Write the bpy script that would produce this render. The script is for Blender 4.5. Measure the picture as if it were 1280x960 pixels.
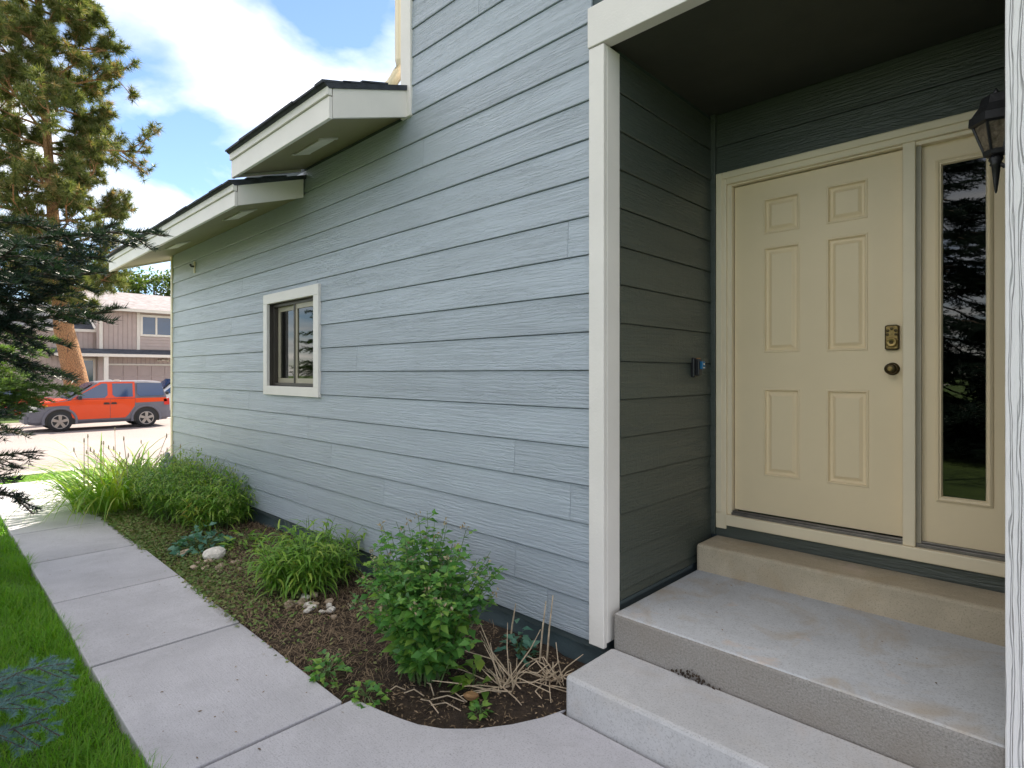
import bpy, math, random
import numpy as np
from mathutils import Vector, Matrix

for o in list(bpy.data.objects): bpy.data.objects.remove(o)
S = bpy.context.scene
COL = S.collection
R = math.radians
random.seed(7); rng = np.random.default_rng(7)

# ------------------------------------------------------------------ camera
EYE = 1.54
cam_d = bpy.data.cameras.new('camera'); cam = bpy.data.objects.new('camera', cam_d); COL.objects.link(cam)
cam.location = (0, 0, EYE); cam.rotation_euler = (R(90), 0, R(44))
cam_d.sensor_width = 36; cam_d.sensor_fit = 'HORIZONTAL'; cam_d.lens = 36*719/1280
cam_d.shift_y = -13.5/1280; cam_d.clip_start = .05; cam_d.clip_end = 2000
S.camera = cam
# ------------------------------------------------------------------ world, sun, exposure
SUN_ELEV, SUN_FROM = R(48), (-.6, .8)
def nd(nt, typ, inp=None, **props):
    n = nt.nodes.new(typ)
    for k, v in props.items(): setattr(n, k, v)
    for k, v in (inp or {}).items():
        s = n.inputs[k]
        if isinstance(v, bpy.types.NodeSocket): nt.links.new(v, s)
        else: s.default_value = v
    return n
def ramp(nt, fac, stops, interp='LINEAR'):
    n = nd(nt, 'ShaderNodeValToRGB', {'Fac': fac}); cr = n.color_ramp; cr.interpolation = interp
    while len(cr.elements) < len(stops): cr.elements.new(.5)
    for e, (p, c) in zip(cr.elements, stops):
        e.position = p; e.color = (c, c, c, 1) if isinstance(c, (int, float)) else (*c[:3], 1)
    return n.outputs['Color']
W = bpy.data.worlds.new('World'); S.world = W; W.use_nodes = True
nt = W.node_tree; nt.nodes.clear()
sky = nd(nt, 'ShaderNodeTexSky', sky_type='NISHITA', sun_disc=False)
sky.sun_elevation = SUN_ELEV; sky.sun_rotation = math.atan2(SUN_FROM[0], SUN_FROM[1])
sky.altitude = 1500; sky.air_density = 1.0; sky.dust_density = .1; sky.ozone_density = 2.0
tc = nd(nt, 'ShaderNodeTexCoord')
sep = nd(nt, 'ShaderNodeSeparateXYZ', {0: tc.outputs['Generated']})
zz = nd(nt, 'ShaderNodeMath', {0: sep.outputs['Z'], 1: .12}, operation='ADD')
zm = nd(nt, 'ShaderNodeMath', {0: zz.outputs[0], 1: .05}, operation='MAXIMUM')
px = nd(nt, 'ShaderNodeMath', {0: sep.outputs['X'], 1: zm.outputs[0]}, operation='DIVIDE')
py = nd(nt, 'ShaderNodeMath', {0: sep.outputs['Y'], 1: zm.outputs[0]}, operation='DIVIDE')
cxy = nd(nt, 'ShaderNodeCombineXYZ', {'X': px.outputs[0], 'Y': py.outputs[0], 'Z': 15.6})
cn = nd(nt, 'ShaderNodeTexNoise', {'Vector': cxy.outputs[0], 'Scale': 1.15, 'Detail': 7, 'Roughness': .52, 'Distortion': .35})
mask = ramp(nt, cn.outputs['Fac'], [(.38, 0), (.52, .5), (.66, .95)])
cb = nd(nt, 'ShaderNodeTexNoise', {'Vector': cxy.outputs[0], 'Scale': 2.6, 'Detail': 4})
ccol = ramp(nt, cb.outputs['Fac'], [(.35, (5.4, 5.3, 5.1)), (.65, (8.8, 8.2, 7.5))])
mx = nd(nt, 'ShaderNodeMix', data_type='RGBA'); nt.links.new(mask, mx.inputs[0])
nt.links.new(nd(nt, 'ShaderNodeVectorMath', {0: sky.outputs[0], 'Scale': .72}, operation='SCALE').outputs[0], mx.inputs[6]); nt.links.new(ccol, mx.inputs[7])
bg = nd(nt, 'ShaderNodeBackground', {'Color': mx.outputs[2], 'Strength': .10})
wo = nd(nt, 'ShaderNodeOutputWorld', {'Surface': bg.outputs[0]})
sun_d = bpy.data.lights.new('sun', 'SUN'); sun = bpy.data.objects.new('sun', sun_d); COL.objects.link(sun)
sun_d.energy = 3.6; sun_d.angle = R(.53); sun_d.color = (1, .90, .76)
to_sun = Vector((SUN_FROM[0]*math.cos(SUN_ELEV), SUN_FROM[1]*math.cos(SUN_ELEV), math.sin(SUN_ELEV)))
sun.rotation_euler = to_sun.to_track_quat('Z', 'Y').to_euler()
S.view_settings.view_transform = 'Standard'; S.view_settings.look = 'None'
S.view_settings.exposure = 1.75; S.view_settings.gamma = 1

# ------------------------------------------------------------------ materials
MAT = {}
def base(name):
    m = bpy.data.materials.new(name); m.use_nodes = True; nt = m.node_tree
    b = nt.nodes['Principled BSDF']; MAT[name] = m
    return m, nt, b
def pos(nt, scale=(1, 1, 1), rnd=False):
    g = nd(nt, 'ShaderNodeNewGeometry')
    v = nd(nt, 'ShaderNodeVectorMath', {0: g.outputs['Position'], 1: scale}, operation='MULTIPLY').outputs[0]
    if rnd:
        oi = nd(nt, 'ShaderNodeObjectInfo')
        k = nd(nt, 'ShaderNodeVectorMath', {0: (37.3, 11.7, 23.1), 'Scale': oi.outputs['Random']}, operation='SCALE').outputs[0]
        v = nd(nt, 'ShaderNodeVectorMath', {0: v, 1: k}, operation='ADD').outputs[0]
    return v
def mixc(nt, f, a, b, mode='MIX'):
    n = nd(nt, 'ShaderNodeMix', data_type='RGBA', blend_type=mode)
    for s, v in ((n.inputs[0], f), (n.inputs[6], a), (n.inputs[7], b)):
        if isinstance(v, bpy.types.NodeSocket): nt.links.new(v, s)
        else: s.default_value = v if isinstance(v, float) else (*v[:3], 1)
    return n.outputs[2]
def mth(nt, op, a, b=0.0): return nd(nt, 'ShaderNodeMath', {0: a, 1: b}, operation=op).outputs[0]
def noise(nt, vec, sc, det=4, rough=.5, dist=0.0):
    return nd(nt, 'ShaderNodeTexNoise', {'Vector': vec, 'Scale': sc, 'Detail': det, 'Roughness': rough, 'Distortion': dist}).outputs['Fac']
def bump(nt, h, dist, strength=1.0, nrm=None):
    n = nd(nt, 'ShaderNodeBump', {'Height': h, 'Distance': dist, 'Strength': strength})
    if nrm: nt.links.new(nrm, n.inputs['Normal'])
    return n.outputs['Normal']
def plain(name, col, rough=.5, var=.12, sc=6.0, bsc=60.0, bd=.0006, metal=0.0, spec=.5, coat=0.0):
    m, nt, b = base(name); p = pos(nt)
    n = noise(nt, p, sc, 5, .6)
    lo = tuple(c*(1-var) for c in col); hi = tuple(min(1, c*(1+var)) for c in col)
    nt.links.new(ramp(nt, n, [(.3, lo), (.7, hi)]), b.inputs['Base Color'])
    b.inputs['Roughness'].default_value = rough; b.inputs['Metallic'].default_value = metal
    b.inputs['Specular IOR Level'].default_value = spec; b.inputs['Coat Weight'].default_value = coat
    if bd: nt.links.new(bump(nt, noise(nt, p, bsc, 3), bd), b.inputs['Normal'])
    return m
def siding(name, col, axis, rough=.38, dist=.006):
    m, nt, b = base(name)
    al = (1.0, 1.0, 1.0)
    sc = (1.6, 1.6, 15)
    v = pos(nt, sc, True); raw = pos(nt, (1, 1, 1), True)
    n1 = noise(nt, v, 1.0, 4, .55, 1.6)                      # flowing grain
    g1 = ramp(nt, n1, [(.38, .1), (.40, .8), (.45, .7), (.465, .1), (.51, .9), (.55, .8), (.565, .15), (.62, .9), (.64, .4)])
    wv = nd(nt, 'ShaderNodeTexWave', {'Vector': pos(nt, (1.0, 1.0, 9), True), 'Scale': 1.6, 'Distortion': 9.0, 'Detail': 3, 'Detail Scale': 1.3, 'Detail Roughness': .6}, bands_direction='Z', wave_profile='SIN').outputs['Fac']
    msk = ramp(nt, noise(nt, pos(nt, (1.3, 1.3, 7), True), 1.0, 3, .5), [(.35, .62), (.65, 1.0)])
    g = mth(nt, 'MULTIPLY', mth(nt, 'ADD', mth(nt, 'MULTIPLY', g1, .42), mth(nt, 'MULTIPLY', wv, .22)), msk)
    saw = mth(nt, 'MULTIPLY', noise(nt, pos(nt, (75, 75, 5), True), 1.0, 2, .6), ramp(nt, noise(nt, raw, 3.1, 2), [(.4, .5), (.6, 1)]))  # saw marks across the board
    fine = noise(nt, pos(nt, (14, 14, 170), True), 1.0, 3, .6)
    h = mth(nt, 'ADD', mth(nt, 'MULTIPLY', g, 1.0), mth(nt, 'ADD', mth(nt, 'MULTIPLY', saw, .36), mth(nt, 'MULTIPLY', fine, .16)))
    nt.links.new(bump(nt, h, dist, .85), b.inputs['Normal'])
    big = noise(nt, raw, 1.7, 4, .6)
    c0 = tuple(c*.95 for c in col); c1 = tuple(c*1.04 for c in col)
    c = ramp(nt, big, [(.3, c0), (.7, c1)])
    oi = nd(nt, 'ShaderNodeObjectInfo')
    hv = nd(nt, 'ShaderNodeMapRange', {'Value': oi.outputs['Random'], 'To Min': .93, 'To Max': 1.07}).outputs[0]
    c = nd(nt, 'ShaderNodeVectorMath', {0: c, 'Scale': hv}, operation='SCALE').outputs[0]
    chalk = ramp(nt, noise(nt, pos(nt, (2.2, 2.2, 30), True), 1.0, 5, .7), [(.60, 0), (.70, .10)])
    c = mixc(nt, chalk, c, tuple(min(1, x*1.45+.03) for x in col))
    c = mixc(nt, mth(nt, 'MULTIPLY', ramp(nt, g1, [(.0, 1), (.3, 0)]), mth(nt, 'MULTIPLY', ramp(nt, n1, [(.40, .0), (.44, 1), (.47, 1), (.50, 0)]), mth(nt, 'MULTIPLY', msk, .10))), c, tuple(x*.55 for x in col))
    nt.links.new(c, b.inputs['Base Color'])
    b.inputs['Roughness'].default_value = rough; b.inputs['Specular IOR Level'].default_value = .8
    return m
SLATE = (.365, .415, .475)
siding('siding_paint', SLATE, 'X')
siding('siding_paint_shaded', (.066, .080, .066), 'Y', .42, .006)  # same siding paint, with the porch shade put into a darker colour
plain('wall_backing', (.06, .08, .085), .8)
plain('foundation_paint', (.10, .14, .155), .6, .2, 5, 40, .003)
plain('trim_white', (.80, .76, .72), .45, .04, 3, 90, .0012)
plain('trim_cream', (.86, .74, .53), .42, .04, 3, 90, .0006)
plain('door_paint', (.86, .705, .46), .38, .03, 2, 120, .0004)
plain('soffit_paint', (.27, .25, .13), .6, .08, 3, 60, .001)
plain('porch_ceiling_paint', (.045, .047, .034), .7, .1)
plain('vent_metal', (.62, .60, .52), .5)
plain('shingle', (.045, .05, .065), .9, .4, 9, 160, .004)
plain('sash_tan', (.40, .36, .27), .45, .1)
plain('bronze_frame', (.05, .042, .035), .4, .15)
plain('aluminium', (.22, .205, .19), .38, .2, 12, 80, .0006, .7)
plain('black_metal', (.012, .012, .013), .42, .3, 30, 90, .001)
plain('brass_aged', (.30, .21, .08), .33, .35, 60, 160, .0004, .9)
plain('brass_dark', (.07, .05, .022), .38, .3, 60, 160, .0004, .8)
plain('plastic_black', (.015, .015, .017), .35, .1)
plain('film_blue', (.01, .13, .28), .2, .1)
plain('interior_dark', (.03, .028, .025), .9)
plain('pipe_grey', (.20, .23, .22), .45, .3, 20, 90, .001, .3)
plain('rock_white', (.68, .64, .58), .8, .2, 18, 50, .006)
plain('rock_tan', (.46, .36, .27), .8, .3, 22, 60, .005)
plain('rock_orange', (.36, .20, .09), .75, .3, 22, 60, .004)
plain('dry_stem', (.52, .41, .29), .7, .35, 30, 200, .001)
plain('green_stem', (.10, .16, .05), .6, .3, 30)
plain('bark_spruce', (.10, .075, .055), .9, .4, 30, 40, .01)
plain('bark_grey', (.17, .14, .115), .9, .35, 8, 18, .03)
plain('tyre', (.016, .016, .017), .75, .2, 30)
plain('wheel_metal', (.34, .31, .29), .32, .1, 20, 60, .0003, .8)
plain('cladding_grey', (.13, .125, .15), .5, .08, 4, 200, .0003)
plain('car_orange', (.68, .055, .004), .25, .03, 2, 60, 0, 0, .4, .35)
plain('car_red', (.42, .03, .03), .25, .03, 2, 60, 0, 0, .5, .8)
plain('car_silver', (.58, .58, .60), .3, .03, 2, 60, 0, .5, .5, .8)
plain('lamp_lens', (.72, .72, .68), .15, .1)
plain('lamp_red', (.55, .02, .015), .2, .05)
plain('lamp_amber', (.7, .28, .02), .2, .05)
plain('mauve_siding', (.50, .40, .375), .65, .06, 3)
plain('mauve_door', (.43, .335, .315), .55, .05, 3)
plain('trim_pale', (.78, .72, .66), .55, .04)
plain('shingle_sunlit', (.24, .215, .225), .9, .28, 3.5, 30, .01)  # townhouse shingles with the sunlight put into a paler colour
plain('shingle_shaded', (.055, .06, .08), .9, .4, 4, 30, .01)  # townhouse shingles with the blue shade put into a darker colour
plain('porch_dark', (.12, .085, .06), .7, .2)
m, nt, b = base('bark_pine'); v = pos(nt, (1, 1, .35))
vo = nd(nt, 'ShaderNodeTexVoronoi', {'Vector': v, 'Scale': 20}, feature='DISTANCE_TO_EDGE').outputs['Distance']
c = mixc(nt, noise(nt, v, 5, 4), (.33, .155, .065), (.47, .27, .13))
nt.links.new(mixc(nt, ramp(nt, vo, [(.0, 1), (.09, 0)]), c, (.09, .055, .035)), b.inputs['Base Color'])
nt.links.new(bump(nt, vo, .05), b.inputs['Normal']); b.inputs['Roughness'].default_value = .9

def concrete(name, col, dark=.8, brush=True, stain=0.0):
    m, nt, b = base(name); p = pos(nt, (1, 1, 1), True)
    big = noise(nt, p, 1.6, 5, .62, .4); fine = noise(nt, p, 140, 3, .7); mid = noise(nt, p, 22, 4, .65)
    c = ramp(nt, big, [(.3, tuple(x*dark for x in col)), (.72, tuple(x*1.08 for x in col))])
    c = mixc(nt, ramp(nt, fine, [(.30, .8), (.48, 0)]), c, tuple(x*.5 for x in col))
    c = mixc(nt, ramp(nt, noise(nt, p, 5.5, 6, .7, .6), [(.50, 0), (.72, .30)]), c, tuple(x*.62 for x in col))
    c = mixc(nt, ramp(nt, mid, [(.55, 0), (.75, .25)]), c, tuple(min(1, x*1.2) for x in col))
    vo = nd(nt, 'ShaderNodeTexVoronoi', {'Vector': p, 'Scale': 13, 'Randomness': 1}).outputs['Distance']
    c = mixc(nt, ramp(nt, vo, [(.03, .5), (.05, 0)]), c, tuple(x*.32 for x in col))
    if stain:
        st = noise(nt, pos(nt, (1, 1, 1)), 2.7, 5, .6, .8)
        c = mixc(nt, ramp(nt, st, [(.50, 0), (.68, stain)]), c, (.42, .31, .18))
        st2 = noise(nt, pos(nt, (1, 1, 1)), 3.9, 4, .6, .3)
        c = mixc(nt, ramp(nt, st2, [(.62, 0), (.70, stain)]), c, (.62, .50, .42))
    nt.links.new(c, b.inputs['Base Color']); b.inputs['Roughness'].default_value = .82
    h = mth(nt, 'ADD', mth(nt, 'MULTIPLY', fine, .6), mth(nt, 'MULTIPLY', mid, .5))
    if brush:
        br = noise(nt, pos(nt, (6, 160, 6)), 1.0, 2, .5)
        h = mth(nt, 'ADD', h, mth(nt, 'MULTIPLY', br, .5))
    nt.links.new(bump(nt, h, .0025, .8), b.inputs['Normal'])
    return m
concrete('walk_concrete', (.56, .545, .58), .80)
concrete('step_concrete', (.55, .545, .555), .86, False, .18)
concrete('landing_concrete', (.57, .585, .61), .84, False, .55)
concrete('tread_concrete', (.56, .475, .345), .62, False, .5)
concrete('drive_concrete', (.50, .45, .42), .9)
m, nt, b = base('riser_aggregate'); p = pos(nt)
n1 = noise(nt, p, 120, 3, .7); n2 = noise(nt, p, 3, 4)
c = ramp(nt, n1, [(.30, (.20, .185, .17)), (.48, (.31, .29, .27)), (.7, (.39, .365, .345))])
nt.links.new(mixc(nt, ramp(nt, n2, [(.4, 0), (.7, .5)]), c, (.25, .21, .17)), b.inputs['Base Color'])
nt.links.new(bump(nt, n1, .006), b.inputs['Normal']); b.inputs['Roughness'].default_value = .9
m, nt, b = base('asphalt'); p = pos(nt)
c = ramp(nt, noise(nt, p, 60, 3, .7), [(.3, (.20, .165, .16)), (.7, (.31, .27, .26))])
c = mixc(nt, ramp(nt, noise(nt, pos(nt, (.5, .25, 1)), .9, 5, .6), [(.4, 0), (.7, .5)]), c, (.32, .28, .265))
nt.links.new(c, b.inputs['Base Color']); b.inputs['Roughness'].default_value = .85
nt.links.new(bump(nt, noise(nt, p, 80, 3), .006), b.inputs['Normal'])
m, nt, b = base('soil'); p = pos(nt)
c = ramp(nt, noise(nt, p, 26, 6, .7), [(.3, (.022, .014, .010)), (.55, (.062, .040, .026)), (.75, (.13, .09, .06))])
nt.links.new(c, b.inputs['Base Color']); b.inputs['Roughness'].default_value = .95
nt.links.new(bump(nt, noise(nt, p, 45, 6, .7), .03), b.inputs['Normal'])
m, nt, b = base('lawn_ground'); p = pos(nt)
c = ramp(nt, noise(nt, p, 1.3, 6, .7), [(.3, (.05, .10, .014)), (.7, (.10, .17, .026))])
c = mixc(nt, ramp(nt, noise(nt, p, 55, 3, .7), [(.5, 0), (.7, .6)]), c, (.09, .075, .03))
nt.links.new(c, b.inputs['Base Color']); b.inputs['Roughness'].default_value = .95
nt.links.new(bump(nt, noise(nt, p, 70, 4, .7), .03), b.inputs['Normal'])

def leafmat(name, stops, rough=.5, trans=.35, tcol=None, spec=.4):
    m, nt, b = base(name); g = nd(nt, 'ShaderNodeNewGeometry')
    n = len(stops)
    c = ramp(nt, g.outputs['Random Per Island'], [(i/(n-1) if n > 1 else 0, s) for i, s in enumerate(stops)])
    c = mixc(nt, ramp(nt, noise(nt, pos(nt), 2.2, 3), [(.35, .0), (.7, .35)]), c, stops[0])
    nt.links.new(c, b.inputs['Base Color']); b.inputs['Roughness'].default_value = rough
    b.inputs['Specular IOR Level'].default_value = spec
    t = nd(nt, 'ShaderNodeBsdfTranslucent')
    nt.links.new(mixc(nt, 1.0, c, tcol or (1.5, 1.7, .5), 'MULTIPLY'), t.inputs['Color'])
    ms = nd(nt, 'ShaderNodeMixShader', {0: trans}); nt.links.new(b.outputs[0], ms.inputs[1]); nt.links.new(t.outputs[0], ms.inputs[2])
    nt.links.new(ms.outputs[0], nt.nodes['Material Output'].inputs['Surface'])
    return m
leafmat('grass_blades', [(.09, .22, .012), (.13, .32, .016), (.17, .38, .022), (.25, .36, .05)], .45, .4)
leafmat('lily_blades', [(.12, .24, .03), (.20, .36, .05), (.32, .44, .08), (.40, .42, .10)], .35, .4)
leafmat('oat_leaves', [(.11, .23, .035), (.17, .34, .05), (.25, .42, .07), (.38, .48, .10)], .4, .35)
leafmat('oat_seeds', [(.19, .30, .08), (.28, .36, .11), (.36, .37, .15)], .6, .3)
leafmat('shrub_leaves', [(.07, .19, .05), (.10, .26, .06), (.15, .33, .07), (.28, .42, .08)], .38, .3)
leafmat('blue_leaves', [(.070, .182, .140), (.098, .238, .182), (.140, .294, .210)], .5, .25)
leafmat('yellow_leaves', [(.34, .30, .04), (.42, .34, .06), (.25, .27, .05)], .5, .35)
leafmat('cover_leaves', [(.09, .18, .035), (.16, .25, .06), (.22, .26, .09), (.26, .19, .10)], .6, .2)
leafmat('thatch', [(.15, .10, .06), (.26, .185, .12), (.38, .28, .18), (.20, .14, .08)], .85, .1, (1.2, 1, .7))
leafmat('dry_flower', [(.34, .27, .16), (.45, .40, .28), (.25, .18, .10)], .8, .2, (1.1, 1, .8))
leafmat('spruce_needles', [(.010, .024, .018), (.016, .036, .026), (.026, .050, .034)], .45, .15)
leafmat('spruce_needles_blue', [(.10, .20, .20), (.17, .31, .31), (.24, .40, .39)], .5, .15, (1, 1.2, 1))
leafmat('spruce_needles_light', [(.083, .143, .045), (.128, .203, .068), (.180, .255, .098)], .5, .3)
leafmat('pine_needles', [(.055, .085, .022), (.10, .135, .035), (.18, .20, .065), (.29, .28, .12)], .5, .35, (1.3, 1.35, .6))
leafmat('pine_needles_dry', [(.34, .24, .10), (.42, .33, .16), (.28, .24, .09)], .6, .35, (1.3, 1.2, .7))
leafmat('tree_leaves', [(.05, .085, .02), (.085, .125, .03), (.13, .165, .045)], .5, .35)

def glass(name, tint, ior=1.5, rough=0.0):
    m, nt, b = base(name); nt.nodes.remove(b)
    f = nd(nt, 'ShaderNodeFresnel', {'IOR': ior})
    t = nd(nt, 'ShaderNodeBsdfTransparent', {'Color': (*tint, 1)}); gl = nd(nt, 'ShaderNodeBsdfGlossy', {'Roughness': rough, 'Color': (1, 1, 1, 1)})
    ms = nd(nt, 'ShaderNodeMixShader', {0: f.outputs[0], 1: t.outputs[0], 2: gl.outputs[0]})
    nt.links.new(ms.outputs[0], nt.nodes['Material Output'].inputs['Surface'])
glass('window_glass', (.35, .36, .35), 1.65)
plain('car_glass', (.012, .04, .12), .05, .05, 2, 60, 0, 0, 1.0)  # tinted glass; blue of the reflected sky is put into its colour
m, nt, b = base('lantern_glass')
c = ramp(nt, noise(nt, pos(nt), 45, 5, .7, 1.0), [(.3, (.06, .045, .03)), (.7, (.24, .19, .13))])
nt.links.new(c, b.inputs['Base Color']); b.inputs['Roughness'].default_value = .3
nt.links.new(bump(nt, noise(nt, pos(nt), 90, 3), .003), b.inputs['Normal'])
m, nt, b = base('pillar_paint')
v = pos(nt, (26, 26, 2.6)); n1 = noise(nt, v, 1.0, 4, .55, 1.2)
w = nd(nt, 'ShaderNodeTexWave', {'Vector': pos(nt, (1, 1, .10)), 'Scale': 15, 'Distortion': 5.5, 'Detail': 3, 'Detail Scale': 2.0}, bands_direction='X').outputs['Fac']
h = mth(nt, 'ADD', ramp(nt, w, [(.05, 0), (.35, 1)]), mth(nt, 'MULTIPLY', n1, .6))
nt.links.new(bump(nt, h, .016, 1.0), b.inputs['Normal'])
b.inputs['Base Color'].default_value = (.80, .78, .78, 1); b.inputs['Roughness'].default_value = .5

# ------------------------------------------------------------------ mesh helpers
class MB:
    def __init__(s): s.v = []; s.f = []
    def add(s, vs, fs):
        k = len(s.v); s.v += [tuple(p) for p in vs]; s.f += [tuple(i+k for i in f) for f in fs]; return s
    def box(s, x0, x1, y0, y1, z0, z1):
        return s.add([(x0,y0,z0),(x1,y0,z0),(x1,y1,z0),(x0,y1,z0),(x0,y0,z1),(x1,y0,z1),(x1,y1,z1),(x0,y1,z1)],
                     [(0,3,2,1),(4,5,6,7),(0,1,5,4),(1,2,6,5),(2,3,7,6),(3,0,4,7)])
    def prism(s, poly, axis, a0, a1):      # 2-D outline extruded along an axis
        n = len(poly)
        def P(u, w, a): return {'X': (a, u, w), 'Y': (u, a, w), 'Z': (u, w, a)}[axis]
        vs = [P(u, w, a0) for u, w in poly] + [P(u, w, a1) for u, w in poly]
        fs = [tuple(range(n-1, -1, -1)), tuple(range(n, 2*n))] + [(i, (i+1) % n, n+(i+1) % n, n+i) for i in range(n)]
        return s.add(vs, fs)
    def tube(s, pts, rad, n=6, cap=True):
        pts = [Vector(p) for p in pts]; m = len(pts)
        rad = [float(rad)]*m if not hasattr(rad, '__len__') else [float(q_) for q_ in rad]
        vs = []
        for i, p in enumerate(pts):
            t = (pts[min(i+1, m-1)]-pts[max(i-1, 0)]).normalized()
            a = t.cross(Vector((.31, .17, .93))); a = a.normalized() if a.length > 1e-4 else Vector((1, 0, 0)); b = t.cross(a)
            vs += [p+rad[i]*(a*math.cos(2*math.pi*k/n)+b*math.sin(2*math.pi*k/n)) for k in range(n)]
        fs = [(i*n+k, i*n+(k+1) % n, (i+1)*n+(k+1) % n, (i+1)*n+k) for i in range(m-1) for k in range(n)]
        if cap: fs += [tuple(range(n-1, -1, -1)), tuple(range((m-1)*n, m*n))]
        return s.add(vs, fs)
    def lathe(s, c, axis, prof, n=20):     # prof: (along, radius)
        c = Vector(c); ax = {'X': Vector((1,0,0)), 'Y': Vector((0,1,0)), 'Z': Vector((0,0,1))}[axis]
        u = Vector((0,0,1)) if axis != 'Z' else Vector((1,0,0)); w = ax.cross(u)
        vs = [c+ax*a+r*(u*math.cos(2*math.pi*k/n)+w*math.sin(2*math.pi*k/n)) for a, r in prof for k in range(n)]
        m = len(prof)
        fs = [(i*n+k, i*n+(k+1) % n, (i+1)*n+(k+1) % n, (i+1)*n+k) for i in range(m-1) for k in range(n)]
        fs += [tuple(range(n-1, -1, -1)), tuple(range((m-1)*n, m*n))]
        return s.add(vs, fs)
    def mesh(s, name):
        me = bpy.data.meshes.new(name); me.from_pydata(s.v, [], s.f); me.update(); return me
    def build(s, name, mat, parent=None, smooth=False, bevel=0):
        return put(name, s.mesh(name), mat, parent, smooth, bevel)
def fix_normals(me):
    import bmesh
    bm = bmesh.new(); bm.from_mesh(me); bmesh.ops.recalc_face_normals(bm, faces=bm.faces); bm.to_mesh(me); bm.free()
def put(name, me, mat, parent=None, smooth=False, bevel=0):
    if len(me.polygons) < 20000: fix_normals(me)
    o = bpy.data.objects.new(name, me); COL.objects.link(o)
    if isinstance(mat, str): mat = [mat]
    if not me.materials:
        for k in mat: me.materials.append(MAT[k])
    if parent is not None: o.parent = parent; o.matrix_parent_inverse = Matrix.Translation(-parent_loc(parent))
    if smooth: me.polygons.foreach_set('use_smooth', [True]*len(me.polygons))
    if bevel:
        bv = o.modifiers.new('bevel', 'BEVEL'); bv.width = bevel; bv.segments = 2; bv.limit_method = 'ANGLE'; bv.angle_limit = R(40)
    return o
def parent_loc(p):
    v = Vector((0, 0, 0)); 
    while p is not None:
        v += p.location; v += p.matrix_parent_inverse.translation if p.parent else Vector((0,0,0)); p = p.parent
    return v
def thing(name, label, cat, loc=(0, 0, 0), group=None):
    o = bpy.data.objects.new(name, None); COL.objects.link(o); o.location = loc; o.empty_display_size = .2
    return tag(o, label, cat, group)
def tag(o, label, cat, group=None):
    o['label'] = label; o['category'] = cat
    if group: o['group'] = group
    return o
def struct(o): o['kind'] = 'structure'; return o
def stuff(o, label=None, cat=None):
    o['kind'] = 'stuff'
    if label: o['label'] = label; o['category'] = cat
    return o
def group_node(name, parent):
    o = bpy.data.objects.new(name, None); COL.objects.link(o); o.parent = parent
    o.matrix_parent_inverse = Matrix.Translation(-parent_loc(parent)); return o
def npmesh(name, V, k):                     # uniform polygons of k corners, no shared vertices
    V = np.ascontiguousarray(V, dtype=np.float32).reshape(-1, 3); n = len(V)
    me = bpy.data.meshes.new(name); me.vertices.add(n); me.vertices.foreach_set('co', V.ravel())
    me.loops.add(n); me.loops.foreach_set('vertex_index', np.arange(n, dtype=np.int32))
    me.polygons.add(n//k); me.polygons.foreach_set('loop_start', np.arange(0, n, k, dtype=np.int32))
    me.update(calc_edges=True); return me
def idxmesh(name, V, F):
    me = bpy.data.meshes.new(name); V = np.ascontiguousarray(V, dtype=np.float32); F = np.ascontiguousarray(F, dtype=np.int32)
    me.vertices.add(len(V)); me.vertices.foreach_set('co', V.ravel()); k = F.shape[1]
    me.loops.add(F.size); me.loops.foreach_set('vertex_index', F.ravel())
    me.polygons.add(len(F)); me.polygons.foreach_set('loop_start', np.arange(0, F.size, k, dtype=np.int32))
    me.update(calc_edges=True); return me
def norm(a): return a/np.maximum(np.linalg.norm(a, axis=-1, keepdims=True), 1e-9)
def leaves(B, Dr, L, Wd, up=None, droop=.25, fold=.12):   # leaf-shaped pieces of 4 triangles each -> (V, F)
    B = np.asarray(B, float); Dr = norm(np.asarray(Dr, float)); n = len(B)
    L = np.broadcast_to(L, (n,))[:, None]; Wd = np.broadcast_to(Wd, (n,))[:, None]
    if up is None: up = np.array([0, 0, 1.0]) + rng.normal(0, .45, (n, 3))
    sd = norm(np.cross(Dr, up)); nn = np.cross(sd, Dr)
    mid = B+Dr*L*.45; tip = B+Dr*L-nn*L*droop
    V = np.stack([B, mid-sd*Wd*.5+nn*Wd*fold, mid, mid+sd*Wd*.5+nn*Wd*fold, tip], 1)
    F = (np.array([[0, 2, 1], [0, 3, 2], [1, 2, 4], [2, 3, 4]])[None]+(np.arange(n)*5)[:, None, None]).reshape(-1, 3)
    return V.reshape(-1, 3), F
def blades(B, H, Dh, L, Wd, seg=5, bend=1.0, rise=.9):    # arching strips
    B = np.asarray(B, float); n = len(B); Dh = norm(np.asarray(Dh, float)*[1, 1, 0])
    sd = np.stack([-Dh[:, 1], Dh[:, 0], np.zeros(n)], 1); P = []
    th0 = np.broadcast_to(rise, (n,)); bd = np.broadcast_to(bend, (n,)); L = np.broadcast_to(L, (n,)); Wd = np.broadcast_to(Wd, (n,))
    p = B.copy(); out = []
    for i in range(seg+1):
        t = i/seg; w = Wd*(1-t**2.2)*(.6+.4*min(1, t*4)); w = np.maximum(w, .0006)
        out.append(p-sd*w[:, None]*.5); out.append(p+sd*w[:, None]*.5)
        th = th0-bd*(t+.5/seg)
        p = p+(Dh*np.cos(th)[:, None]+np.array([0, 0, 1.0])*np.sin(th)[:, None])*(L/seg)[:, None]
    V = np.stack(out, 1).reshape(-1, 3); m = 2*(seg+1)
    q = np.array([[2*i, 2*i+1, 2*i+3, 2*i+2] for i in range(seg)])
    F = (q[None]+(np.arange(n)*m)[:, None, None]).reshape(-1, 4)
    return V, F
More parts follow.
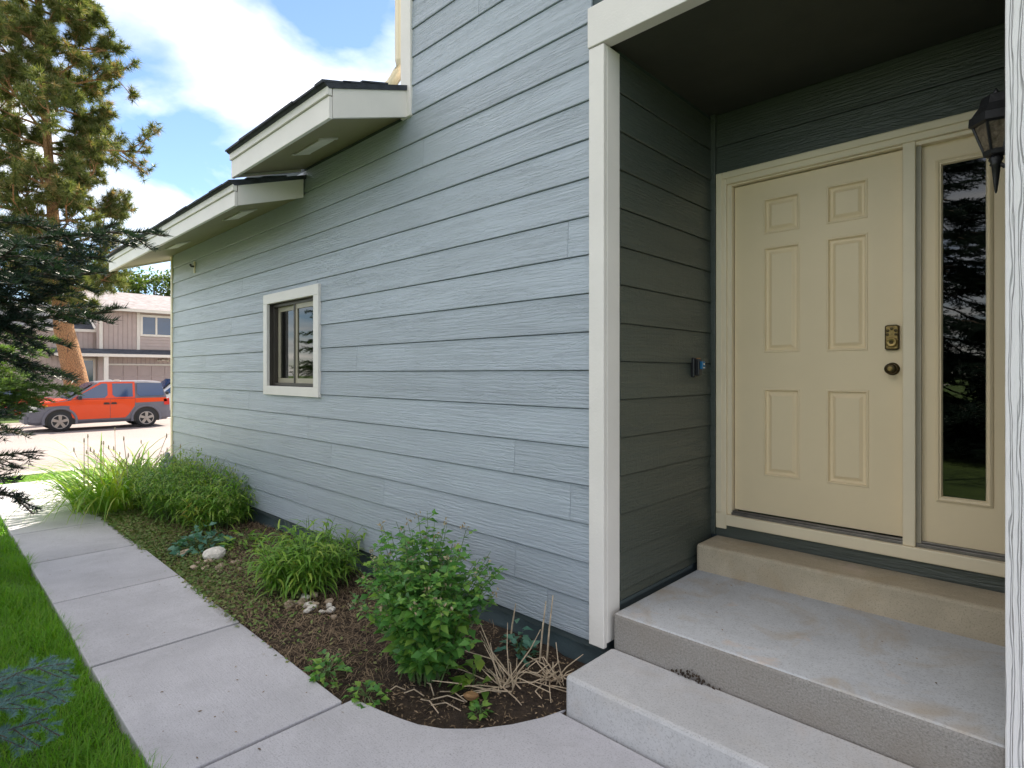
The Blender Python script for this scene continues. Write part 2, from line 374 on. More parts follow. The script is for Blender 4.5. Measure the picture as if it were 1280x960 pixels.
def merge(parts):
    Vs, Fs, k = [], [], 0
    for V, F in parts: Vs.append(V); Fs.append(F+k); k += len(V)
    return np.concatenate(Vs), np.concatenate(Fs)

# ------------------------------------------------------------------ ground, road, walk
def ground_z(x, y):
    t = min(max((-10.6-x)/3.4, 0), 1); z = -.03-.33*t*t*(3-2*t)
    if x < -14: z = -.36-.12*min((-14-x)/10, 1)
    return z
xs = sorted(set([-400, -250, -150, -90, -60, -45, -37] + [-30+i*1.0 for i in range(31)] + [3, 8, 20, 60, 150, 400]))
ys = [-400, -200, -90, -50, -30] + [-20+2*i for i in range(10)] + [0, .55, 1.3, 2.4] + [4+2*i for i in range(11)] + [30, 50, 90, 200, 400]
V = [(x, y, ground_z(x, y)-(.09 if -28.4 < x < -14.2 else .14 if (1.2 < y < 9.5 and -9.5 < x < 4) else .02)) for x in xs for y in ys]
ny = len(ys); F = [(i*ny+j, (i+1)*ny+j, (i+1)*ny+j+1, i*ny+j+1) for i in range(len(xs)-1) for j in range(ny-1)]
g = MB(); g.v, g.f = V, F
struct(g.build('ground', 'lawn_ground'))
rd = MB(); rx = [-28.6, -25, -20, -14.35]
for a, b2 in zip(rx[:-1], rx[1:]):
    rd.add([(a, -120, ground_z(a, 0)), (b2, -120, ground_z(b2, 0)), (b2, 120, ground_z(b2, 0)), (a, 120, ground_z(a, 0))], [(0, 1, 2, 3)])
struct(rd.build('road', 'asphalt'))
kb = MB(); kb.prism([(-14.35, -.5), (-13.8, -.5), (-13.8, -.33), (-13.95, -.31), (-14.1, -.35), (-14.35, -.362)], 'Y', -120, 120)
struct(kb.build('kerb', 'drive_concrete'))
kb = MB(); kb.prism([(-28.6, -.6), (-28.6, -.475), (-28.8, -.47), (-28.9, -.37), (-29.05, -.37), (-29.05, -.6)], 'Y', -120, 4.6)
struct(kb.build('far_kerb', 'drive_concrete'))
dv = MB()
for a, b2 in ((-13.75, -11.2), (-11.18, -8.75)):
    for c, d in ((2.55, 4.9), (4.92, 8)):
        za, zb = ((-.26, -.12) if a < -12 else (-.12, -.02))
        dv.add([(a, c, za), (b2, c, zb), (b2, d, zb), (a, d, za), (a, c, za-.3), (b2, c, zb-.3), (b2, d, zb-.3), (a, d, za-.3)],
               [(0, 1, 2, 3), (0, 4, 5, 1), (1, 5, 6, 2), (2, 6, 7, 3), (3, 7, 4, 0)])
struct(dv.build('driveway', 'drive_concrete'))
dv = MB(); dv.box(-36.2, -28.6, 4.6, 13, -.8, -.455); struct(dv.build('far_driveway', 'drive_concrete'))

# walkway: slabs with open joints
walk = MB(); walk.box(-10.6, 3.0, .66, 1.38, -.2, -.085); walk = struct(walk.build('walkway', 'soil'))
jx = [-10.62, -9.6, -8.40, -7.22, -6.03, -4.88, -3.68, -2.44]
for a, b2 in zip(jx[:-1], jx[1:]):
    y0, y1 = .635+random.uniform(-.004, .004), 1.39+random.uniform(-.006, .006)
    s = MB(); dz = random.uniform(-.0012, .0012)
    s.box(a+.010, b2-.010, y0, y1, -.12, dz); s.build('slab', 'walk_concrete', walk, bevel=.006)
edge = [(-2.428, 1.425), (-2.377, 1.45), (-2.261, 1.473), (-2.144, 1.501), (-2.052, 1.529), (-1.95, 1.585), (-1.84, 1.69), (-1.754, 1.816), (-1.69, 1.95), (-1.655, 2.07)]
s = MB(); s.prism([(-2.428, .52)] + [(-.35, .52), (-.35, 2.03), (-1.66, 2.03)] + edge[::-1], 'Z', -.12, .0); s.build('slab', 'walk_concrete', walk, bevel=.005)
s = MB(); s.box(-.338, 3, .52, 2.03, -.12, .002); s.build('slab', 'walk_concrete', walk, bevel=.005)

# planting bed
def bed_z(x, y): return -.035+.03*math.sin(x*2.1)*math.sin(y*3.3)+.05*max(0, (y-1.5))*.6
nx, nyb = 90, 14; bm_ = MB()
for i in range(nx+1):
    for j in range(nyb+1):
        x = -9.7+(8.1)*i/nx; y = 1.36+(2.44-1.36)*j/nyb
        bm_.v.append((x, y, bed_z(x, y)+random.uniform(-.012, .012)-(.05 if j == 0 else 0)))
bm_.f = [(i*(nyb+1)+j, (i+1)*(nyb+1)+j, (i+1)*(nyb+1)+j+1, i*(nyb+1)+j+1) for i in range(nx) for j in range(nyb)]
struct(bm_.build('soil_bed', 'soil', smooth=True))

# ------------------------------------------------------------------ the house
house = thing('house', 'slate blue lap-sided house with white trim, covered porch and cream front door', 'house', (-1.7, 2.4, 0))
YW, XC, YD, PITCH = 2.412, -1.665, 3.612, .1985
XF, X2 = -8.67, -3.34
def board(parent, plane, a0, a1, z0, z1, face, mat):
    """one lap board; face 'Y': outside is -Y of plane, 'X': outside is +X of plane"""
    prof = [(0, z0), (.014, z0), (.0165, z0+.003), (.007, z1-.004), (0, z1-.004)]
    m = MB()
    if face == 'Y': m.prism([(plane-o, z) for o, z in prof], 'X', a0, a1)
    else: m.prism([(plane+o, z) for o, z in prof], 'Y', a0, a1)
    return m.build('siding_board', mat, parent)
def row_z(k): return EYE+.016+PITCH*k
WX0, WX1, WZ0, WZ1 = -5.64, -4.66, 1.405, 2.225        # window opening
# main wall backing with the window hole
mw = MB()
mw.box(XF, WX0, YW, YW+.12, .13, 3.6); mw.box(WX1, -1.69, YW, YW+.12, .13, 3.6)
mw.box(WX0, WX1, YW, YW+.12, .13, WZ0); mw.box(WX0, WX1, YW, YW+.12, WZ1, 3.6)
mw.box(X2, -1.69, YW, YW+.12, 3.6, 5.75); mw.box(-1.69, 3.5, YW, YW+.12, 3.23, 5.75)
main_wall = mw.build('main_wall', 'wall_backing', house)
joints = {-3: [-4.819, -2.298], -4: [-6.912, -4.411, -1.889], -5: [-3.632], -6: [-4.834, -2.292], -7: [-6.1, -3.643, -2.05],
          -2: [-6.12], -1: [-6.912], 0: [-7.4, -4.01], 1: [], 2: [-6.6], 3: [-1.905], 4: [-6.3], 5: [],
          6: [-7.9], 7: [-3.159], 8: [-7.6], 11: [-2.6]}
for k in range(-7, 21):
    z0, z1 = row_z(k), row_z(k+1)
    if k == -7: z0 = .168
    left = XF if z0 < 3.0 else (XF if z0 < 3.25 else X2+.05)
    ends = [left] + [j for j in joints.get(k, []) if j > left] + [-1.752]
    for a, b2 in zip(ends[:-1], ends[1:]):
        a, b2 = a+.0012, b2-.0012; segs = [(a, b2)]
        if z1 > WZ0 and z0 < WZ1:
            segs = []
            if a < WX0: segs.append((a, min(b2, WX0-.004)))
            if b2 > WX1: segs.append((max(a, WX1+.004), b2))
        for c, d in segs: board(main_wall, YW, c, d, z0, z1, 'Y', 'siding_paint')
board(main_wall, YW, WX0, WX1, WZ1+.01, row_z(4), 'Y', 'siding_paint')
# wall to the right of the porch, and above it
for k in range(-7, 21):
    z0 = row_z(k) if k > -7 else .168
    if z0 > 3.4: board(main_wall, YW, -1.752, 3.5, z0, row_z(k+1), 'Y', 'siding_paint')
rw = MB(); rw.box(-.02, 3.5, YW, YW+.12, .13, 3.23)
right_wall = rw.build('front_wall', 'wall_backing', house)
for k in range(-7, 9):
    z0 = row_z(k) if k > -7 else .168
    board(right_wall, YW, .06, 3.5, z0, min(row_z(k+1), 3.2), 'Y', 'siding_paint')
# porch side wall, porch back wall
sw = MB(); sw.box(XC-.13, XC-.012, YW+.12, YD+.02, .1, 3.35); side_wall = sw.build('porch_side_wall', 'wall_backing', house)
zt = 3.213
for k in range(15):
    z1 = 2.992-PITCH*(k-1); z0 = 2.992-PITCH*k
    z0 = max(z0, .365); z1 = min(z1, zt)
    if z1-z0 > .03: board(side_wall, XC-.012, 2.53, YD-.03, z0, z1, 'X', 'siding_paint_shaded')
m = MB(); m.box(XC-.012, XC+.002, 2.53, 3.32, .342, .362); m.build('base_flashing', 'wall_backing', side_wall)
bw = MB(); bw.box(XC-.13, -.0, YD, YD+.1, 2.78, 3.35); bw.box(XC-.13, -1.60, YD, YD+.1, .1, 2.78); bw.box(-.19, 0, YD, YD+.1, .1, 2.78); bw.box(-1.60, -.19, YD, YD+.1, .1, .60)
back_wall = bw.build('porch_back_wall', 'wall_backing', house)
board(back_wall, YD, XC+.03, -.05, 2.795, 3.0, 'Y', 'siding_paint_shaded'); board(back_wall, YD, XC+.03, -.05, 3.0, zt, 'Y', 'siding_paint_shaded')
m = MB(); m.box(XC+.03, -.05, YD-.016, YD, .49, .572); m.build('sill_board', 'siding_paint_shaded', back_wall, bevel=.002)
m = MB(); m.box(XC-.005, XC+.028, YD-.03, YD, .5, zt); m.build('inner_corner_trim', 'siding_paint_shaded', back_wall, bevel=.003)
m = MB(); m.box(-.13, -.02, YW+.02, YD+.1, .1, 3.35); m.build('porch_right_wall', 'siding_paint_shaded', house)
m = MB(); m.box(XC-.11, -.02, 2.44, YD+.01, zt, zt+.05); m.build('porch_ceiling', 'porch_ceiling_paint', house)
# trims
m = MB(); m.box(-1.757, XC, 2.383, 2.412, .16, 3.19); m.box(XC-.03, XC+.001, 2.412, 2.526, .18, 3.19)
m.build('corner_trim', 'trim_white', house, bevel=.004)
m = MB(); m.box(-1.762, .06, 2.378, 2.45, 3.196, 3.40); m.build('header_board', 'trim_white', house, bevel=.004)
m = MB(); m.box(-.141, .055, 2.372, 2.43, .19, 3.19); m.build('corner_post', 'pillar_paint', house, bevel=.004)
m = MB(); m.box(XF-.05, XF+.004, 2.385, 2.50, .16, 3.12); m.build('corner_trim', 'trim_cream', house, bevel=.004)
m = MB(); m.box(X2-.06, X2+.055, 2.383, 2.412, 3.335, 5.7); m.box(X2-.06, X2-.03, 2.412, 2.52, 3.5, 5.7); m.build('corner_trim', 'trim_white', house, bevel=.004)
# other faces of the building
m = MB(); m.box(XF, -1.7, 2.46, 2.56, -.4, .17); m.box(-.02, 3.5, 2.46, 2.56, -.4, .17); m.build('foundation', 'foundation_paint', house)
m = MB(); m.box(XF, XF+.12, YW+.12, 9, 0, 3.4); m.box(X2-.03, X2+.09, YW+.12, 9, 3.4, 5.75); m.box(3.38, 3.5, YW+.12, 9, 0, 5.75); m.box(XF, 3.5, 9, 9.1, 0, 5.75)
m.box(X2, -1.9, YD+.6, YD+.7, 0, 3.4)
m.build('rear_walls', 'siding_paint_shaded', house)
m = MB(); m.add([(X2-.4, 1.9, 5.62), (3.9, 1.9, 5.62), (3.9, 5.8, 6.9), (X2-.4, 5.8, 6.9), (X2-.4, 9.6, 5.62), (3.9, 9.6, 5.62)], [(0, 1, 2, 3), (3, 2, 5, 4), (0, 3, 4), (1, 5, 2), (0, 4, 5, 1)])
m.build('upper_roof', 'shingle', house)

# eave roofs
def eave_roof(x0, x1, ye, zb, zt, ridge_y, ridge_end=True):
    sl = .333; yw = 2.383
    deck = MB(); up = sl*(ridge_y-ye)
    deck.prism([(ye-.035, zt+.004-.012), (ridge_y, zt+.004+up), (9.3, zt+.004+up-sl*(9.3-ridge_y)), (9.3, zt-.03+up-sl*(9.3-ridge_y)), (ridge_y, zt-.04+up), (ye, zt-.03)], 'X', x0-.01, x1+.01)
    roof = deck.build('roof', 'shingle', house)
    f = MB(); f.box(x0, x1, ye, ye+.025, zb, zt-.075); f.build('fascia_board', 'trim_white', roof, bevel=.003)
    f = MB(); f.box(x0-.004, x1+.004, ye-.014, ye+.02, zt-.071, zt-.012); f.build('fascia_strip', 'trim_white', roof, bevel=.003)
    for xe, s in ((x0, 1), (x1, -1)):
        y1 = yw if True else ridge_y
        if s == 1 and x0 < -9: y1 = ridge_y
        r = MB(); a, b2 = (xe, xe+.025) if s == 1 else (xe-.025, xe)
        r.prism([(ye+.027, zb+sl*.027), (y1, zb+sl*(y1-ye)), (y1, zt-.02+sl*(y1-ye)), (ye+.027, zt-.02)], 'X', a, b2)
        r.build('rake_board', 'trim_white', roof)
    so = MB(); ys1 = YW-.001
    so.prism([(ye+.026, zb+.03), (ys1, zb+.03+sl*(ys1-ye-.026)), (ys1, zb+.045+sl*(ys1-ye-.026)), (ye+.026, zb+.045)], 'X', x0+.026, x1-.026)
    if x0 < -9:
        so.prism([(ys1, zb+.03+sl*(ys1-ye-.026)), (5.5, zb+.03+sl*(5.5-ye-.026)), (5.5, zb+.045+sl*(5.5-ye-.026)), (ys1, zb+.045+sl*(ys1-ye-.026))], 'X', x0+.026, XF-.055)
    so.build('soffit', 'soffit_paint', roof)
    # shingle tabs along the drip edge, three courses
    w = .305; th = .011
    for c in range(3):
        y0 = ye-.05+c*.14; off = (c % 2)*.15+random.uniform(0, .05)
        x = x0-off*.2
        while x < x1-.02:
            xe = min(x+w-.006, x1+.012); t = MB(); j = random.uniform(-.006, .006)
            z0 = zt+.006+sl*(y0-ye)+c*.002
            t.add([(x, y0+j, z0), (xe, y0+j, z0), (xe, y0+.2, z0+sl*.2-.006), (x, y0+.2, z0+sl*.2-.006),
                   (x, y0+j, z0+th+random.uniform(0, .006)), (xe, y0+j, z0+th+random.uniform(0, .006)), (xe, y0+.2, z0+sl*.2+th-.006), (x, y0+.2, z0+sl*.2+th-.006)],
                  [(0, 3, 2, 1), (4, 5, 6, 7), (0, 1, 5, 4), (1, 2, 6, 5), (2, 3, 7, 6), (3, 0, 4, 7)])
            t.build('shingle', 'shingle', roof); x += w
    return roof, sl
r1, sl = eave_roof(-4.94, X2+.01, 1.796, 3.14, 3.355, 6.0)
r2, sl = eave_roof(-9.26, -4.87, 1.796, 2.902, 3.095, 6.0)
def vent(roof, xa, xb, ye, zb):
    v = MB()
    for i in range(5):
        ya = ye+.24+i*.024; zc = zb+.03+.333*(ya-ye-.026)
        v.box(xa, xb, ya, ya+.014, zc-.012, zc-.002)
    ya = ye+.22; z0 = zb+.03+.333*(ya-ye-.026); yb = ye+.37; z1 = zb+.03+.333*(yb-ye-.026)
    for (p, q) in ((xa-.02, xa), (xb, xb+.02)):
        v.add([(p, ya, z0-.012), (q, ya, z0-.012), (q, yb, z1-.012), (p, yb, z1-.012), (p, ya, z0-.001), (q, ya, z0-.001), (q, yb, z1-.001), (p, yb, z1-.001)], [(0, 3, 2, 1), (4, 5, 6, 7), (0, 1, 5, 4), (1, 2, 6, 5), (2, 3, 7, 6), (3, 0, 4, 7)])
    v.build('soffit_vent', 'vent_metal', roof)
vent(r1, -4.3, -3.9, 1.796, 3.14); vent(r2, -5.75, -5.35, 1.796, 2.902); vent(r2, -7.6, -7.2, 1.796, 2.902)
# downspout at the upper corner
m = MB(); p = [(X2-.14, 2.44, 5.6), (X2-.14, 2.44, 3.80), (X2-.15, 2.43, 3.72), (X2-.20, 2.40, 3.64), (X2-.235, 2.37, 3.60)]
m.tube(p, [.042, .042, .042, .042, .045], 8); m.build('downspout', 'trim_cream', house, smooth=True)

# window
win = MB(); win.box(-5.706, -4.588, 2.374, 2.405, 1.333, WZ0+.012); win.box(-5.706, -4.588, 2.374, 2.405, WZ1-.012, 2.306)
win.box(-5.706, WX0+.018, 2.3745, 2.405, WZ0+.012, WZ1-.012); win.box(WX1-.018, -4.588, 2.3745, 2.405, WZ0+.012, WZ1-.012)
win = win.build('window', 'trim_white', house, bevel=.003)
a, b2, c, d = WX0+.018, WX1-.018, WZ0+.012, WZ1-.012
m = MB(); m.box(a, b2, 2.405, 2.56, c-.03, c+.003); m.box(a, b2, 2.405, 2.56, d-.003, d+.03); m.box(a-.03, a+.003, 2.405, 2.56, c, d); m.box(b2-.003, b2+.03, 2.405, 2.56, c, d); m.build('reveal', 'bronze_frame', win)
def frame(x0, x1, z0, z1, y0, y1, w, mat, name, par):
    m = MB(); m.box(x0, x1, y0, y1, z0, z0+w); m.box(x0, x1, y0, y1, z1-w, z1); m.box(x0, x0+w, y0, y1, z0+w, z1-w); m.box(x1-w, x1, y0, y1, z0+w, z1-w)
    return m.build(name, mat, par, bevel=.002)
frame(a+.004, b2-.004, c+.004, d-.004, 2.435, 2.50, .026, 'bronze_frame', 'frame', win)
mid = (a+b2)/2
frame(a+.03, mid+.02, c+.03, d-.03, 2.475, 2.498, .045, 'sash_tan', 'sash', win)
frame(mid-.015, b2-.03, c+.03, d-.03, 2.445, 2.470, .045, 'sash_tan', 'sash', win)
m = MB(); m.box(mid-.025, mid-.006, 2.436, 2.446, c+.03, d-.03); m.build('meeting_rail', 'bronze_frame', win)
m = MB(); m.box(a+.07, mid-.02, 2.484, 2.488, c+.07, d-.07); m.build('pane', 'window_glass', win)
m = MB(); m.box(mid+.03, b2-.075, 2.455, 2.459, c+.075, d-.075); m.build('pane', 'window_glass', win)
m = MB(); m.add([(a-.4, 2.62, c-.4), (b2+.4, 2.62, c-.4), (b2+.4, 4.3, c-.4), (a-.4, 4.3, c-.4), (a-.4, 2.62, d+.4), (b2+.4, 2.62, d+.4), (b2+.4, 4.3, d+.4), (a-.4, 4.3, d+.4)], [(0, 1, 2, 3), (4, 5, 6, 7), (1, 2, 6, 5), (2, 3, 7, 6), (3, 0, 4, 7)])
m.build('room', 'interior_dark', win)

# front door set, all measured at the door plane
DY = 3.640; q = DY/3.599
def dx(x): return x*q
def dz(z): return EYE+z*q
CY = 3.585
cas = MB()
cas.box(-1.635, -1.566, CY, YD+.03, .545, 2.825-.0); cas.box(-1.566, -.16, CY, YD+.03, 2.742, 2.825)
cas.box(-1.566, -.10, CY-.012, YD+.05, .572, .640)
door_frame = cas.build('door_casing', 'trim_cream', house, bevel=.006)
m = MB(); m.box(-1.628, -1.590, CY-.012, CY, .650, 2.818); m.box(-1.590, -.16, CY-.012, CY, 2.778, 2.818); m.build('casing_bead', 'trim_cream', door_frame, bevel=.005)
m = MB(); m.box(-1.566, -1.537, CY+.018, DY+.06, .640, 2.742); m.box(-1.537, -.60, CY+.018, DY+.06, 2.732, 2.742); m.box(-.60, -.16, CY+.018, DY+.06, 2.66+.06, 2.742)
m.build('jamb', 'trim_cream', door_frame, bevel=.003)
m = MB(); m.box(-.622, -.566, CY+.004, DY+.06, .640, 2.742); m.build('mullion', 'trim_cream', door_frame, bevel=.004)
m = MB(); m.box(-.566, -.545, CY+.03, DY+.02, .640, 2.74); m.build('sidelight_stop', 'sash_tan', door_frame)
m = MB(); m.box(-1.537, -.622, CY+.012, DY+.03, .640, .656); m.box(-1.537, -.622, CY+.03, DY, .656, .665); m.box(-.566, -.16, CY+.02, DY+.03, .640, .658); m.box(-.566, -.16, CY+.035, DY+.02, .658, .668)
m.build('threshold', 'aluminium', door_frame, bevel=.002)
# slab with six panels
panels = [(-1.337, .843, -1.130, 1.050), (-.987, .846, -.783, 1.063), (-1.337, .124, -1.130, .757), (-.987, .124, -.781, .767), (-1.337, -.625, -1.128, -.095), (-.987, -.625, -.777, -.093)]
P = [(dx(a), dz(b2), dx(c), dz(d)) for a, b2, c, d in panels]
for i in (0, 2, 4):   # align pairs
    P[i] = (P[i][0], P[i+1][1], P[i][2], P[i+1][3])
x0, x1, z0, z1 = -1.531, -.626, .672, 2.726
sx = [x0, P[0][0], P[0][2], P[1][0], P[1][2], x1]; sz = [z0, P[4][1], P[4][3], P[2][1], P[2][3], P[0][1], P[0][3], z1]
sl_ = MB()
for i in range(5):
    for j in range(7):
        if i in (1, 3) and j in (1, 3, 5): continue
        sl_.add([(sx[i], DY, sz[j]), (sx[i+1], DY, sz[j]), (sx[i+1], DY, sz[j+1]), (sx[i], DY, sz[j+1])], [(0, 1, 2, 3)])
sl_.box(x0, x1, DY+.02, DY+.045, z0, z1)
for (a, b2, c, d) in ((x0, x0, z0, z1), (x1, x1, z0, z1)): sl_.add([(a, DY, c), (a, DY+.02, c), (a, DY+.02, d), (a, DY, d)], [(0, 1, 2, 3)])
sl_.add([(x0, DY, z1), (x1, DY, z1), (x1, DY+.02, z1), (x0, DY+.02, z1)], [(0, 1, 2, 3)]); sl_.add([(x0, DY, z0), (x1, DY, z0), (x1, DY+.02, z0), (x0, DY+.02, z0)], [(0, 1, 2, 3)])
door = sl_.build('front_door', 'door_paint', house)
def ring_panel(a, b2, c, d, y, prof):
    m = MB(); n = 0
    for ins, dep in prof: m.v += [(a+ins, y+dep, b2+ins), (c-ins, y+dep, b2+ins), (c-ins, y+dep, d-ins), (a+ins, y+dep, d-ins)]
    k = len(prof)
    for i in range(k-1):
        for e in range(4): m.f.append((4*i+e, 4*i+(e+1) % 4, 4*i+4+(e+1) % 4, 4*i+4+e))
    m.f.append((4*k-4, 4*k-3, 4*k-2, 4*k-1)); return m
for a, b2, c, d in P:
    o = ring_panel(a, b2, c, d, DY, [(0, 0), (.004, -.005), (.010, -.005), (.015, .011), (.020, .014), (.030, .013), (.044, .004), (.048, .002)]).build('door_panel', 'door_paint', door)
# lock and knob
lx, lz = dx(-.667), dz(.189)
m = MB(); pl = [(lx-.033, lz-.062), (lx-.02, lz-.068), (lx+.02, lz-.068), (lx+.033, lz-.062), (lx+.033, lz+.062), (lx+.02, lz+.068), (lx-.02, lz+.068), (lx-.033, lz+.062)]
m.prism(pl, 'Y', DY-.022, DY+.001); m.build('keypad_lock', 'brass_dark', door, bevel=.004)
m = MB(); m.prism([(lx+(x-lx)*.86, lz+(z-lz)*.90) for x, z in pl], 'Y', DY-.027, DY-.02); m.build('lock_face', 'brass_aged', door, bevel=.003)
m = MB(); m.lathe((lx, DY-.026, lz-.026), 'Y', [(0, .027), (-.012, .026), (-.016, .022), (-.014, .018), (-.014, .001)], 20); m.build('lock_cylinder', 'brass_aged', door, smooth=True)
m = MB(); m.lathe((lx, DY-.041, lz-.026), 'Y', [(0, .010), (-.003, .009), (-.003, .001)], 12); m.build('key_core', 'brass_dark', door)
for bx, bz in ((-.018, .036), (0, .046), (.018, .036), (-.02, .016), (.02, .016)):
    m = MB(); m.lathe((lx+bx, DY-.027, lz+bz), 'Y', [(0, .0085), (-.004, .0075), (-.005, .001)], 10); m.build('lock_button', 'brass_dark', door)
kz = dz(.023)
m = MB(); m.lathe((lx, DY, kz), 'Y', [(0, .033), (-.006, .034), (-.010, .028), (-.014, .014), (-.030, .013), (-.036, .021), (-.046, .029), (-.056, .029), (-.064, .024), (-.067, .015), (-.066, .001)], 24); m.build('knob', 'brass_dark', door, smooth=True)
m = MB(); m.lathe((lx, DY-.066, kz), 'Y', [(0, .013), (-.004, .012), (-.005, .008), (-.003, .001)], 16); m.build('knob_core', 'brass_aged', door, smooth=True)
# sidelight
gx0, gx1, gz0, gz1 = dx(-.452), dx(-.289), dz(-.613), dz(1.040)
ex0, ex1, ez0, ez1 = dx(-.477), dx(-.262), dz(-.645), dz(1.075)
m = MB(); SY = DY+.004
m.box(-.546, ex0, SY, SY+.03, .668, 2.735); m.box(ex1, -.16, SY, SY+.03, .668, 2.735); m.box(ex0, ex1, SY, SY+.03, .668, ez0); m.box(ex0, ex1, SY, SY+.03, ez1, 2.735)
side = m.build('sidelight', 'door_paint', house)
m = MB(); prof = [(-.006, .0), (-.004, -.008), (.006, -.014), (.014, -.008), (.018, -.008), (.024, .010)]
n = len(prof)
for ins, dep in prof: m.v += [(ex0+ins, SY+dep, ez0+ins), (ex1-ins, SY+dep, ez0+ins), (ex1-ins, SY+dep, ez1-ins), (ex0+ins, SY+dep, ez1-ins)]
for i in range(n-1):
    for e in range(4): m.f.append((4*i+e, 4*i+(e+1) % 4, 4*i+4+(e+1) % 4, 4*i+4+e))
m.build('glass_moulding', 'door_paint', side)
m = MB(); m.box(ex0+.02, ex1-.02, SY+.008, SY+.014, ez0+.02, ez1-.02); m.build('pane', 'window_glass', side)
m = MB(); m.add([(-.75, SY+.06, .5), (.1, SY+.06, .5), (.1, SY+2, .5), (-.75, SY+2, .5), (-.75, SY+.06, 2.9), (.1, SY+.06, 2.9), (.1, SY+2, 2.9), (-.75, SY+2, 2.9)], [(0, 1, 2, 3), (4, 5, 6, 7), (1, 2, 6, 5), (2, 3, 7, 6), (3, 0, 4, 7)])
m.build('hallway', 'interior_dark', side)

# ------------------------------------------------------------------ steps
st = thing('porch_steps', 'worn concrete porch landing with a lower step and a raised tread at the door', 'steps', (-.9, 2.4, 0))
def slab_step(name, x0, x1, y0, y1, z0, z1, top, face, bv):
    m = MB(); m.box(x0, x1, y0, y1, z0, z1); me = m.mesh(name); fix_normals(me)
    me.materials.append(MAT[top]); me.materials.append(MAT[face])
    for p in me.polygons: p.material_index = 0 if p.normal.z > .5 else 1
    return put(name, me, [top, face], st, False, bv)
o = slab_step('landing', -1.637, -.135, 2.425, 3.64, .0, .339, 'landing_concrete', 'riser_aggregate', .014)
slab_step('lower_step', -1.640, .30, 2.045, 2.421, -.1, .170, 'step_concrete', 'step_concrete', .016)
slab_step('door_tread', -1.638, -.135, 3.318, 3.60, .30, .497, 'tread_concrete', 'tread_concrete', .018)

# ------------------------------------------------------------------ things fixed to the house
# wall lantern
LX, LY = -.222, 2.80
lan = thing('wall_lantern', 'black metal wall lantern with mottled amber glass beside the white corner post', 'wall lamp', (LX, LY, 2.52))
def sq_loft(sec, mat, name, n=4, rot=math.pi/4, smooth=False):
    m = MB(); k = len(sec)
    for z, r in sec: m.v += [(LX+r*math.cos(rot+2*math.pi*i/n), LY+r*math.sin(rot+2*math.pi*i/n), z) for i in range(n)]
    for j in range(k-1):
        for i in range(n): m.f.append((j*n+i, j*n+(i+1) % n, (j+1)*n+(i+1) % n, (j+1)*n+i))
    m.f.append(tuple(range(n-1, -1, -1))); m.f.append(tuple(range((k-1)*n, k*n))); return m.build(name, mat, lan, smooth)
r2_ = math.sqrt(2)
sq_loft([(2.455, .082*r2_*.72), (2.462, .082*r2_*.86), (2.500, .082*r2_*.84), (2.506, .062*r2_), (2.545, .044*r2_), (2.585, .036*r2_), (2.588, .020*r2_), (2.594, .018*r2_)], 'black_metal', 'roof', 6, .2)
m = MB(); m.lathe((LX, LY, 2.592), 'Z', [(0, .010), (.01, .013), (.022, .006), (.03, .003)], 10); m.build('finial', 'black_metal', lan, True)
n6 = 6; top_r, bot_r, zt_, zb_ = .082, .043, 2.457, 2.335
for i in range(n6):
    a0 = .2+2*math.pi*i/n6; a1 = .2+2*math.pi*(i+1)/n6
    pt = lambda a, r, z: Vector((LX+r*math.cos(a), LY+r*math.sin(a), z))
    m = MB(); m.tube([pt(a0, top_r, zt_), pt(a0, bot_r, zb_)], .006, 6); m.build('cage_bar', 'black_metal', lan)
    g = MB(); k = .97; A = [pt(a0, bot_r*k, zb_), pt(a1, bot_r*k, zb_), pt(a1, top_r*k, zt_), pt(a0, top_r*k, zt_)]
    B = [Vector((LX, LY, p.z))+(p-Vector((LX, LY, p.z)))*.96 for p in A]
    g.add(A+B, [(0, 1, 2, 3), (7, 6, 5, 4), (0, 4, 5, 1), (1, 5, 6, 2), (2, 6, 7, 3), (3, 7, 4, 0)]); g.build('glass_panel', 'lantern_glass', lan)
sq_loft([(2.312, .026), (2.318, .046), (2.338, .049), (2.342, .04)], 'black_metal', 'base_ring', 6, .2)
m = MB(); m.lathe((LX, LY, 2.312), 'Z', [(0, .024), (-.014, .028), (-.028, .020), (-.036, .024), (-.044, .017), (-.11, .011), (-.16, .005), (-.168, .002)], 12); m.build('tail', 'black_metal', lan, True)
m = MB(); m.tube([(LX, LY, 2.29), (LX+.03, LY, 2.26), (LX+.06, LY, 2.27), (-.135, LY, 2.30)], .010, 8); m.build('bracket_arm', 'black_metal', lan, True)
m = MB(); m.box(-.139, -.131, LY-.05, LY+.05, 2.2, 2.42); m.build('back_plate', 'black_metal', lan, bevel=.004)
lan.scale = (.82, .82, .82); lan.location.x += .030
# doorbell on the porch side wall
DBY, DBZ = 3.335, 1.577
db = thing('doorbell', 'small black doorbell device with a blue face on the dark porch side wall', 'doorbell', (XC, DBY, DBZ))
m = MB(); m.box(XC-.002, XC+.022, DBY-.028, DBY+.028, DBZ-.062, DBZ+.058); m.build('housing', 'plastic_black', db, bevel=.006)
m = MB(); m.box(XC+.02, XC+.048, DBY-.016, DBY+.024, DBZ-.052, DBZ+.05); m.build('body', 'plastic_black', db, bevel=.005)
m = MB(); m.box(XC+.046, XC+.066, DBY-.006, DBY+.030, DBZ-.012, DBZ+.036); m.build('face', 'film_blue', db, bevel=.004)
m = MB(); m.box(XC+.0655, XC+.0672, DBY+.004, DBY+.020, DBZ+.014, DBZ+.024); m.box(XC+.0655, XC+.0672, DBY+.002, DBY+.022, DBZ-.006, DBZ-.001); m.build('button', 'lamp_lens', db)
